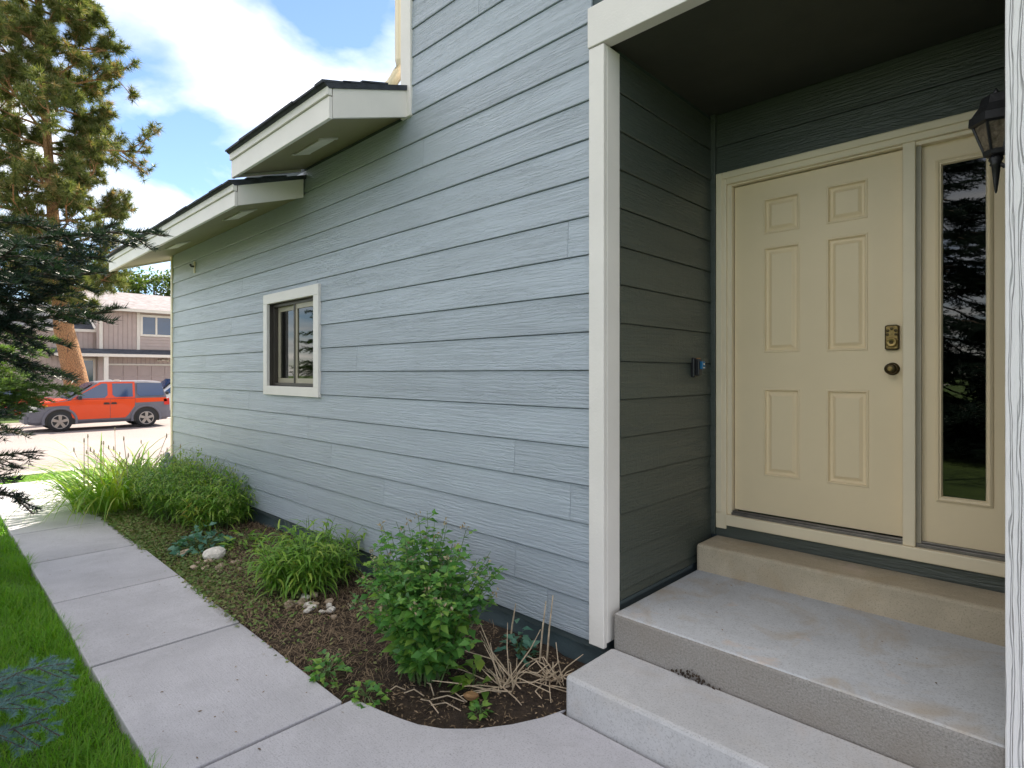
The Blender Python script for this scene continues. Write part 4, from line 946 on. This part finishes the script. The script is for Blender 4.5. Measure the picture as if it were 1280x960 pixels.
limbs.build('limbs', 'bark_pine', pine)
o_ = np.array([t[0] for t in tufts]); d_ = np.array([t[1] for t in tufts]); nt_ = len(o_); K = 24
O = np.repeat(o_, K, 0); Dd = np.repeat(d_, K, 0); DD = norm(Dd*.6+norm(rng.normal(0, 1, O.shape))*1.05); Ln = rng.uniform(.18, .36, (len(O), 1))
sd = norm(np.cross(DD, rng.normal(0, 1, O.shape)))*.014
T = np.stack([O-sd, O+sd, O+DD*Ln], 1); sel = np.repeat(rng.uniform(0, 1, nt_) < .08, K)
put('crown', npmesh('crown', T[~sel].reshape(-1, 3), 3), 'pine_needles', pine)
put('old_needles', npmesh('old_needles', T[sel].reshape(-1, 3), 3), 'pine_needles_dry', pine)

def leafy_tree(label, base_, H, Rad, seed, group, n_leaf=5200, size=.26, name='broadleaf_tree'):
    r = np.random.default_rng(seed); x, y, z = base_
    root = thing(name, label, 'tree', base_, group)
    m = MB(); m.tube([(x, y, z-.3), (x+.1, y, z+H*.25), (x-.1, y+.1, z+H*.55), (x, y, z+H*.85)], [H*.025, H*.019, H*.011, .03], 8)
    cl = []
    for i in range(46):
        a = r.uniform(0, 6.28); h = r.uniform(.32, .98); rr = Rad*math.sqrt(max(0, 1-((h-.62)/.42)**2))*r.uniform(.35, 1)
        c = np.array([x+rr*math.cos(a), y+rr*math.sin(a), z+H*h]); cl.append(c)
        s0 = np.array([x, y, z+H*max(.2, h-.28)]); mid_ = (s0+c)/2+[0, 0, .1*H*.3]
        m.tube([s0, mid_, c], [.07, .04, .012], 4, False)
    m.build('trunk', 'bark_grey', root, True)
    k = n_leaf//len(cl); P_ = np.concatenate([c+r.normal(0, 1, (k, 3))*[Rad*.16, Rad*.16, Rad*.13] for c in cl])
    V_, F_ = leaves(P_, r.normal(0, 1, P_.shape), size*r.uniform(.6, 1.2, len(P_)), size*.7)
    put('crown', idxmesh('crown', V_, F_), 'tree_leaves', root)
for i, (yy, H_, rad_) in enumerate(((7.2, 9.6, 2.4), (10.0, 10.2, 2.6), (12.6, 9.9, 2.5), (15.6, 10.6, 2.8))):
    leafy_tree(['leafy tree over the townhouse roof, leftmost of the row', 'leafy tree over the townhouse roof, second from the left', 'leafy tree over the townhouse roof, nearest the pale eave', 'leafy tree beyond the townhouse, rightmost of the row'][i], (-50, yy, -.5), H_, rad_, 50+i, 'trees behind the townhouse')
# ------------------------------------------------------------------ planting
def blade_part(root, name, V, F, mat): return put(name, idxmesh(name, V, F), mat, root)
def scatter_disc(r, n, c, rad): 
    a = r.uniform(0, 6.283, n); q_ = rad*np.sqrt(r.uniform(0, 1, n)); return np.stack([c[0]+q_*np.cos(a), c[1]+q_*np.sin(a), np.full(n, c[2])], 1), a, q_/rad
# day-lily clump: long arching blades, a few dry stalks
def lily(label, c, n, rad, L, seed):
    r = np.random.default_rng(seed); root = thing('daylily', label, 'plant', c)
    B, a, q_ = scatter_disc(r, n, c, rad); a = a+r.normal(0, .6, n)
    Dh = np.stack([np.cos(a), np.sin(a), 0*a], 1); Ls = L*r.uniform(.6, 1.15, n)
    V_, F_ = blades(B, None, Dh, Ls, r.uniform(.018, .032, n), 7, r.uniform(1.3, 2.4, n), r.uniform(1.05, 1.5, n))
    blade_part(root, 'blades', V_, F_, 'lily_blades')
    for i in range(11):
        p0 = B[i]; h = r.uniform(.55, .85); d = r.normal(0, .16, 2)
        p1 = p0+[d[0]*.5, d[1]*.5, h*.6]; p2 = p0+[d[0]*1.3, d[1]*1.3, h]
        m = MB(); m.tube([p0, p1, p2], [.005, .004, .003], 5); m.lathe(p2, 'Z', [(-.02, .003), (0, .008), (.03, .005), (.035, .001)], 6); m.build('dry_stalk', 'dry_stem', root)
    return root
lily('big arching daylily clump spilling over the walk at the far end', (-7.9, 1.58, -.03), 380, .38, 1.12, 71)
lily('smaller daylily clump with dry stalks beside the pipe valve', (-8.5, 1.92, -.03), 240, .30, 1.0, 72)
# leafy grasses with nodding seed heads
def oats(label, c, nst, rad, H, seed, seedheads=True, yellow=0):
    r = np.random.default_rng(seed); root = thing('leafy_grass', label, 'plant', c, 'leafy grass clumps by the wall')
    B, a, q_ = scatter_disc(r, nst, c, rad); stems = MB(); PB, PD, PL, SP, SD = [], [], [], [], []
    for i in range(nst):
        d = np.array([math.cos(a[i]), math.sin(a[i]), 0])*q_[i]*r.uniform(.25, .55)+r.normal(0, .06, 3)*[1, 1, 0]
        h = H*r.uniform(.5, 1.18)*(1-.25*q_[i]); pts = [B[i]+d*h*t**1.7+np.array([0, 0, h*t*(1-.12*t)]) for t in (0, .25, .5, .75, 1)]
        stems.tube(pts, [.0028, .0026, .0022, .002, .0012], 3, False)
        az = r.uniform(0, 6.28)
        for j in range(9):
            u = .18+.78*j/9; k = u*4; p = pts[int(k)]+(pts[min(int(k)+1, 4)]-pts[int(k)])*(k % 1); az += 2.6+r.normal(0, .4)
            PB.append(p); PD.append((math.cos(az), math.sin(az), 0)); PL.append(r.uniform(.13, .24)*(1.1-.4*u))
        if seedheads and r.uniform() < .62:
            for _ in range(7):
                SP.append(pts[-1]+r.normal(0, .022, 3)+d*.05-[0, 0, r.uniform(-.02, .05)]); SD.append((r.normal(0, .3), r.normal(0, .3), -1))
    stems.build('stems', 'green_stem', root)
    V_, F_ = blades(np.array(PB), None, np.array(PD), np.array(PL), r.uniform(.013, .026, len(PB)), 4, r.uniform(1.3, 2.4, len(PB)), r.uniform(.5, 1.0, len(PB)))
    blade_part(root, 'leaves', V_, F_, 'oat_leaves')
    if SP:
        V_, F_ = leaves(np.array(SP), np.array(SD), r.uniform(.022, .036, len(SP)), .013, r.normal(0, 1, (len(SP), 3)))
        blade_part(root, 'seed_heads', V_, F_, 'oat_seeds')
    if yellow:
        n = yellow; p, a2, _ = scatter_disc(r, n, (c[0]+.1, c[1]-rad*.8, c[2]+H*.35), .10); p[:, 2] += r.uniform(-.12, .12, n)
        V_, F_ = leaves(p, np.stack([np.cos(a2), np.sin(a2), r.normal(0, .5, n)], 1), r.uniform(.04, .09, n), .018); blade_part(root, 'yellow_leaves', V_, F_, 'yellow_leaves')
oats('tall leafy grass with seed heads just right of the daylilies', (-7.45, 2.02, -.02), 150, .32, .72, 81)
oats('dense leafy grass clump with seed heads in the middle of the row', (-6.85, 2.05, -.02), 180, .34, .76, 82)
oats('leafy grass clump with yellowing leaves against the wall', (-6.22, 2.13, -.02), 150, .27, .66, 83, True, 60)
oats('separate leafy grass clump standing alone before the bare wall', (-4.0, 2.0, -.01), 170, .27, .50, 84, False, 14)
# blue-green leafy plant and small yellow one
def rosette(name, label, c, n, rad, Lf, Wf, mat, seed, h=.14):
    r = np.random.default_rng(seed); root = thing(name, label, 'plant', c)
    p, a, q_ = scatter_disc(r, n, c, rad); p[:, 2] += r.uniform(.02, h, n)*(1.1-q_); a += r.normal(0, .5, n)
    V_, F_ = leaves(p, np.stack([np.cos(a), np.sin(a), r.uniform(-.1, .6, n)], 1), Lf*r.uniform(.6, 1.2, n), Wf)
    blade_part(root, 'leaves', V_, F_, mat)
    m = MB()
    for i in range(0, n, 3): m.tube([c, ((c[0]+p[i][0])/2, (c[1]+p[i][1])/2, p[i][2]+.01), p[i]], .002, 3, False)
    m.build('stems', 'green_stem', root); return root
rosette('leafy_plant', 'blue-green leafy plant low in the bed beside the white rock', (-5.55, 1.78, -.02), 150, .24, .075, .05, 'blue_leaves', 91, .22)
rosette('leafy_plant', 'low green plant between the blue-green plant and the wall', (-5.3, 2.05, -.01), 70, .16, .13, .028, 'oat_leaves', 92, .16)
rosette('leafy_plant', 'little yellow-leaved plant before the foundation', (-4.72, 2.17, -.01), 60, .13, .06, .035, 'yellow_leaves', 93, .30)
rosette('weed', 'small green weed at the edge of the walk near the bushy shrub', (-2.74, 1.47, -.02), 60, .10, .05, .028, 'shrub_leaves', 94, .14)
rosette('weed', 'bright green seedling among the cut-back dry stems', (-2.12, 1.92, -.02), 22, .06, .10, .05, 'oat_leaves', 95, .20)
rosette('weed', 'tiny green sprout on bare soil below the dry stems', (-1.94, 1.80, -.03), 18, .035, .04, .025, 'shrub_leaves', 96, .06)
rosette('weed', 'low green weed trailing onto the walk corner under the shrub', (-2.42, 1.50, -.01), 44, .09, .045, .034, 'shrub_leaves', 97, .06)
rosette('weed', 'leafy sprig against the wall right of the bushy shrub', (-2.16, 2.28, .0), 44, .09, .06, .035, 'blue_leaves', 98, .2)
# bushy shrub
def shrub(label, c, ns, H, Rs, seed):
    r = np.random.default_rng(seed); root = thing('shrub', label, 'shrub', c); stems = MB(); LP, LD, LL, FP, FD = [], [], [], [], []
    for i in range(ns):
        a = r.uniform(0, 6.283); lean = r.uniform(.05, 1)**.7; h = H*r.uniform(.62, 1.2)*(1-.36*lean**2)
        d = np.array([math.cos(a)*Rs*lean*1.05, math.sin(a)*Rs*lean*.72, 0])
        b0 = np.array(c)+[r.normal(0, .05), r.normal(0, .05), 0]
        pts = [b0+d*t**1.25+np.array([0, 0, h*(t*1.12-.12*t*t)]) for t in np.linspace(0, 1, 7)]
        stems.tube(pts, list(np.linspace(.004, .0015, 7)), 4, False)
        az = r.uniform(0, 3.1)
        for j in range(15):
            u = .14+.86*j/15; k = u*6; q_ = int(min(k, 5)); p = pts[q_]+(pts[q_+1]-pts[q_])*(k-q_); az += 1.57+r.normal(0, .25)
            for s_ in (0, math.pi):
                LP.append(p); LD.append((math.cos(az+s_), math.sin(az+s_), r.uniform(-.25, .45))); LL.append(r.uniform(.05, .10)*(1.1-.5*u))
            if r.uniform() < .35:
                e = p+np.array([math.cos(az+.8), math.sin(az+.8), .5])*r.uniform(.04, .08); stems.tube([p, e], [.0015, .001], 3, False)
                for s_ in range(4): LP.append(e); LD.append((math.cos(az+1.57*s_), math.sin(az+1.57*s_), r.uniform(0, .6))); LL.append(r.uniform(.025, .045))
        if r.uniform() < .5:
            for _ in range(6): FP.append(pts[-1]+r.normal(0, .010, 3)); FD.append(r.normal(0, .6, 3)+[0, 0, .8])
    stems.build('stems', 'green_stem', root); LL = np.array(LL)
    V_, F_ = leaves(np.array(LP), np.array(LD), LL, LL*.62, None, .22, .10); blade_part(root, 'leaves', V_, F_, 'shrub_leaves')
    V_, F_ = leaves(np.array(FP), np.array(FD), .022, .012); blade_part(root, 'dry_flowers', V_, F_, 'dry_flower')['kind'] = 'stuff'
shrub('bushy green shrub with small rounded leaves and dried flower heads', (-2.40, 1.84, -.03), 140, .70, .48, 101)
r = np.random.default_rng(5)
# tall thin stems beside it, dried heads
# cut-back dry stems
ds = thing('dry_stems', 'spray of cut-back pale dry stems on bare soil beside the lower step', 'plant', (-1.98, 2.05, -.02))
for i in range(58):
    c0 = np.array([-1.99, 2.03, .0]) if i < 34 else np.array([-1.84, 2.20, .02])
    a = r.uniform(0, 6.283); el = r.uniform(.0, .55) if r.uniform() < .80 else r.uniform(.8, 1.4); L = r.uniform(.14, .40) if i < 34 else r.uniform(.10, .24)
    d = np.array([math.cos(a)*math.cos(el), math.sin(a)*math.cos(el)*.8, math.sin(el)]); s0 = c0+r.normal(0, .03, 3)*[1, 1, .2]-[0, 0, .015]
    p2 = s0+d*L; p2[2] = max(p2[2]-.05*L, bed_z(p2[0], p2[1])+.005); p1 = (s0+p2)/2+r.normal(0, .022, 3)+[0, 0, .02]
    if p2[0] > -1.67: continue
    m = MB(); m.tube([s0, p1, p2], [.0036, .003, .002], 5); m.build('stem', 'dry_stem', ds)
for i in range(7):     # loose stalks under the shrub
    x = r.uniform(-2.5, -2.0); y = r.uniform(1.6, 1.8); a = r.uniform(0, 6.28); L = r.uniform(.12, .25)
    m = MB(); z0 = bed_z(x, y)+.012; m.tube([(x, y, z0), (x+L*.5*math.cos(a), y+L*.5*math.sin(a)*.5, z0+.03), (x+L*math.cos(a), y+L*math.sin(a)*.5, z0+.01)], .003, 5); m.build('stem', 'dry_stem', ds)
for (x, y, h) in ((-2.02, 2.3, .33), (-1.98, 2.31, .37), (-2.27, 2.33, .24)):
    m = MB(); m.tube([(x, y, -.02), (x+.012, y+.01, h*.5), (x+.03, y+.02, h)], [.006, .005, .003], 5); m.build('stem', 'dry_stem', ds)
# rocks
def rock(name, label, c, rad, mat, seed, group=None, flat=.65):
    import bmesh
    r = np.random.default_rng(seed); bm = bmesh.new(); bmesh.ops.create_icosphere(bm, subdivisions=2, radius=1)
    k = r.normal(0, 1, (5, 3)); ph = r.uniform(0, 6, 5)
    for v in bm.verts:
        p = np.array(v.co); f_ = 1+sum(.07*math.sin(3*float(p@k[i])+ph[i]) for i in range(5)); v.co = Vector((p[0]*rad*1.25*f_, p[1]*rad*f_, p[2]*rad*flat*f_))
    me = bpy.data.meshes.new(name); bm.to_mesh(me); bm.free(); me.materials.append(MAT[mat])
    o = bpy.data.objects.new(name, me); COL.objects.link(o); o.location = c; o.rotation_euler = (r.normal(0, .2), r.normal(0, .2), r.uniform(0, 6)); tag(o, label, 'rock', group)
rock('rock', 'large white rock in the bed beside the blue-green plant', (-5.18, 1.74, .015), .085, 'rock_white', 1)
rock('rock', 'flat greyish rock to the left of the large white rock', (-5.48, 1.60, -.01), .06, 'rock_tan', 2, None, .4)
rock('rock', 'orange-brown stone on bare soil below the bright seedling', (-2.05, 1.84, .0), .032, 'rock_orange', 3)
for i in range(12):
    rock('pebble', 'small pinkish pebble scattered in front of the large white rock', (-5.05+r.normal(0, .13), 1.70+r.normal(0, .07), -.015), r.uniform(.016, .03), 'rock_tan', 10+i, 'pebbles by the white rock')
for i in range(20):
    rock('pebble', 'pale pebble in the little heap before the lone grass clump', (-3.62+r.normal(0, .09), 1.83+r.normal(0, .06), -.005+r.uniform(0, .02)), r.uniform(.018, .034), ['rock_white', 'rock_tan'][i % 3 == 0], 40+i, 'pebbles heaped in the bed')
dc = MB(); r3 = np.random.default_rng(3)
for i in range(60):
    x = -1.21+r3.normal(0, .05); h = max(0, .04-abs(x+1.21)*.35); z = .172+r3.uniform(0, h); s_ = r3.uniform(.003, .008); y = 2.418-r3.uniform(.0, .02)
    dc.add([(x-s_, y, z), (x+s_, y-s_, z), (x, y+s_*.5, z+s_), (x, y-s_, z-s_*.4)], [(0, 1, 2), (0, 3, 1), (1, 3, 2), (0, 2, 3)])
tag(dc.build('dirt_clump', 'soil'), 'little heap of dirt and leaf crumbs in the step corner', 'dirt')

# ------------------------------------------------------------------ uncountable ground cover
def grass(n, x0, x1, y0, y1, h, w, name, label, seed, zf=None, clip=None):
    r = np.random.default_rng(seed); x = r.uniform(x0, x1, n); y = r.uniform(y0, y1, n)
    if clip is not None: k = clip(x, y); x, y = x[k], y[k]
    n = len(x); z = np.full(n, -.05) if zf is None else zf(x)
    a = r.uniform(0, 6.283, n); L = h*r.uniform(.4, 1.3, n)*(1+.45*np.sin(x*5.1+2*np.sin(y*7))*np.sin(y*6.3+x*2))
    V_, F_ = blades(np.stack([x, y, z], 1), None, np.stack([np.cos(a), np.sin(a), 0*a], 1), L, w*r.uniform(.7, 1.3, n), 2, r.uniform(.3, 1.3, n), r.uniform(.9, 1.5, n))
    return stuff(put(name, idxmesh(name, V_, F_), 'grass_blades'), label, 'grass')
grass(95000, -6.4, -1.9, -.75, .66, .075, .0042, 'grass', 'shaded green lawn along the left side of the concrete walk', 1, None, lambda x, y: y < .632+.012*np.sin(x*9)+.010*np.sin(x*23)+.02*np.maximum(0, np.sin(x*3.7)-.6))
grass(36000, -11.5, -6.4, -.5, .66, .075, .007, 'grass', 'sunlit lawn along the far part of the walk', 2, lambda x: np.where(x < -10.6, -.06-.05*(-10.6-x), -.05), lambda x, y: ~((x > -10.65) & (y > .63)))
gz_ = np.vectorize(lambda x: ground_z(x, 0)-.03)
grass(60000, -13.8, -10.66, -.6, 2.55, .07, .009, 'grass', 'bright sunlit grass strip between the walk end and the street', 3, gz_)
r = np.random.default_rng(17)
# low green ground cover beside the walk, fading into dry thatch
n = 26000; x = r.uniform(-9.4, -2.55, n); y = 1.355+np.abs(r.normal(0, .30, n)); k = (y < 2.3) & (r.uniform(0, 1, n) < np.clip((-x-3.3)/2.2, .04, 1)); x, y = x[k], y[k]
z = np.array([bed_z(a, b2) for a, b2 in zip(x, y)])+r.uniform(.0, .055, len(x)); a = r.uniform(0, 6.28, len(x))
V_, F_ = leaves(np.stack([x, y, z], 1), np.stack([np.cos(a), np.sin(a), r.uniform(-.2, .7, len(x))], 1), r.uniform(.02, .038, len(x)), .017)
stuff(put('ground_cover', idxmesh('ground_cover', V_, F_), 'cover_leaves'), 'low mat of small green leaves along the edge of the walk', 'ground cover')
n = 26000; x = r.uniform(-9.4, -2.35, n); y = r.uniform(1.38, 2.4, n); k = r.uniform(0, 1, n) < np.clip((-x-2.3)/.5, 0, 1)*np.clip(1.25-.09*np.abs(x+4), .3, 1); x, y = x[k], y[k]
z = np.array([bed_z(a, b2) for a, b2 in zip(x, y)])+r.uniform(-.004, .04, len(x)); a = r.uniform(0, 6.28, len(x))
V_, F_ = blades(np.stack([x, y, z], 1), None, np.stack([np.cos(a), np.sin(a), 0*a], 1), r.uniform(.03, .09, len(x)), r.uniform(.0025, .005, len(x)), 3, r.uniform(.2, 1.8, len(x)), r.uniform(.0, .9, len(x)))
stuff(put('dry_thatch', idxmesh('dry_thatch', V_, F_), 'thatch'), 'brown mat of dead stems covering the planting bed', 'mulch')
n = 1500; x = r.uniform(-2.5, -1.68, n); y = r.uniform(1.5, 2.4, n); k = np.array([b2 > np.interp(a, [e[0] for e in edge], [e[1] for e in edge])+.015 for a, b2 in zip(x, y)]); x, y = x[k], y[k]
z = np.array([bed_z(a, b2) for a, b2 in zip(x, y)])+r.uniform(-.004, .012, len(x)); a = r.uniform(0, 6.28, len(x))
V_, F_ = leaves(np.stack([x, y, z], 1), np.stack([np.cos(a), np.sin(a), r.normal(0, .3, len(x))], 1), r.uniform(.01, .035, len(x)), r.uniform(.004, .010, len(x)))
stuff(put('bark_mulch', idxmesh('bark_mulch', V_, F_), 'thatch'), 'bark crumbs strewn on the bare soil by the steps', 'mulch')
# crumbs and leaf litter on the concrete
n = 105; x = r.uniform(-7.5, -.2, n); y = r.uniform(.66, 1.36, n); z = np.full(n, .004); a = r.uniform(0, 6.28, n)
k = np.arange(n) > 90; x[k] = r.uniform(-1.6, -.2, k.sum()); y[k] = r.uniform(2.5, 3.28, k.sum()); z[k] = .343
V_, F_ = leaves(np.stack([x, y, z], 1), np.stack([np.cos(a), np.sin(a), 0*a+.05], 1), r.uniform(.008, .026, n), r.uniform(.004, .010, n), np.array([0, 0, 1.0])+r.normal(0, .1, (n, 3)), .05, .05)
stuff(put('leaf_litter', idxmesh('leaf_litter', V_, F_), 'thatch'), 'crumbs and dry leaf bits lying on the concrete', 'leaf litter')
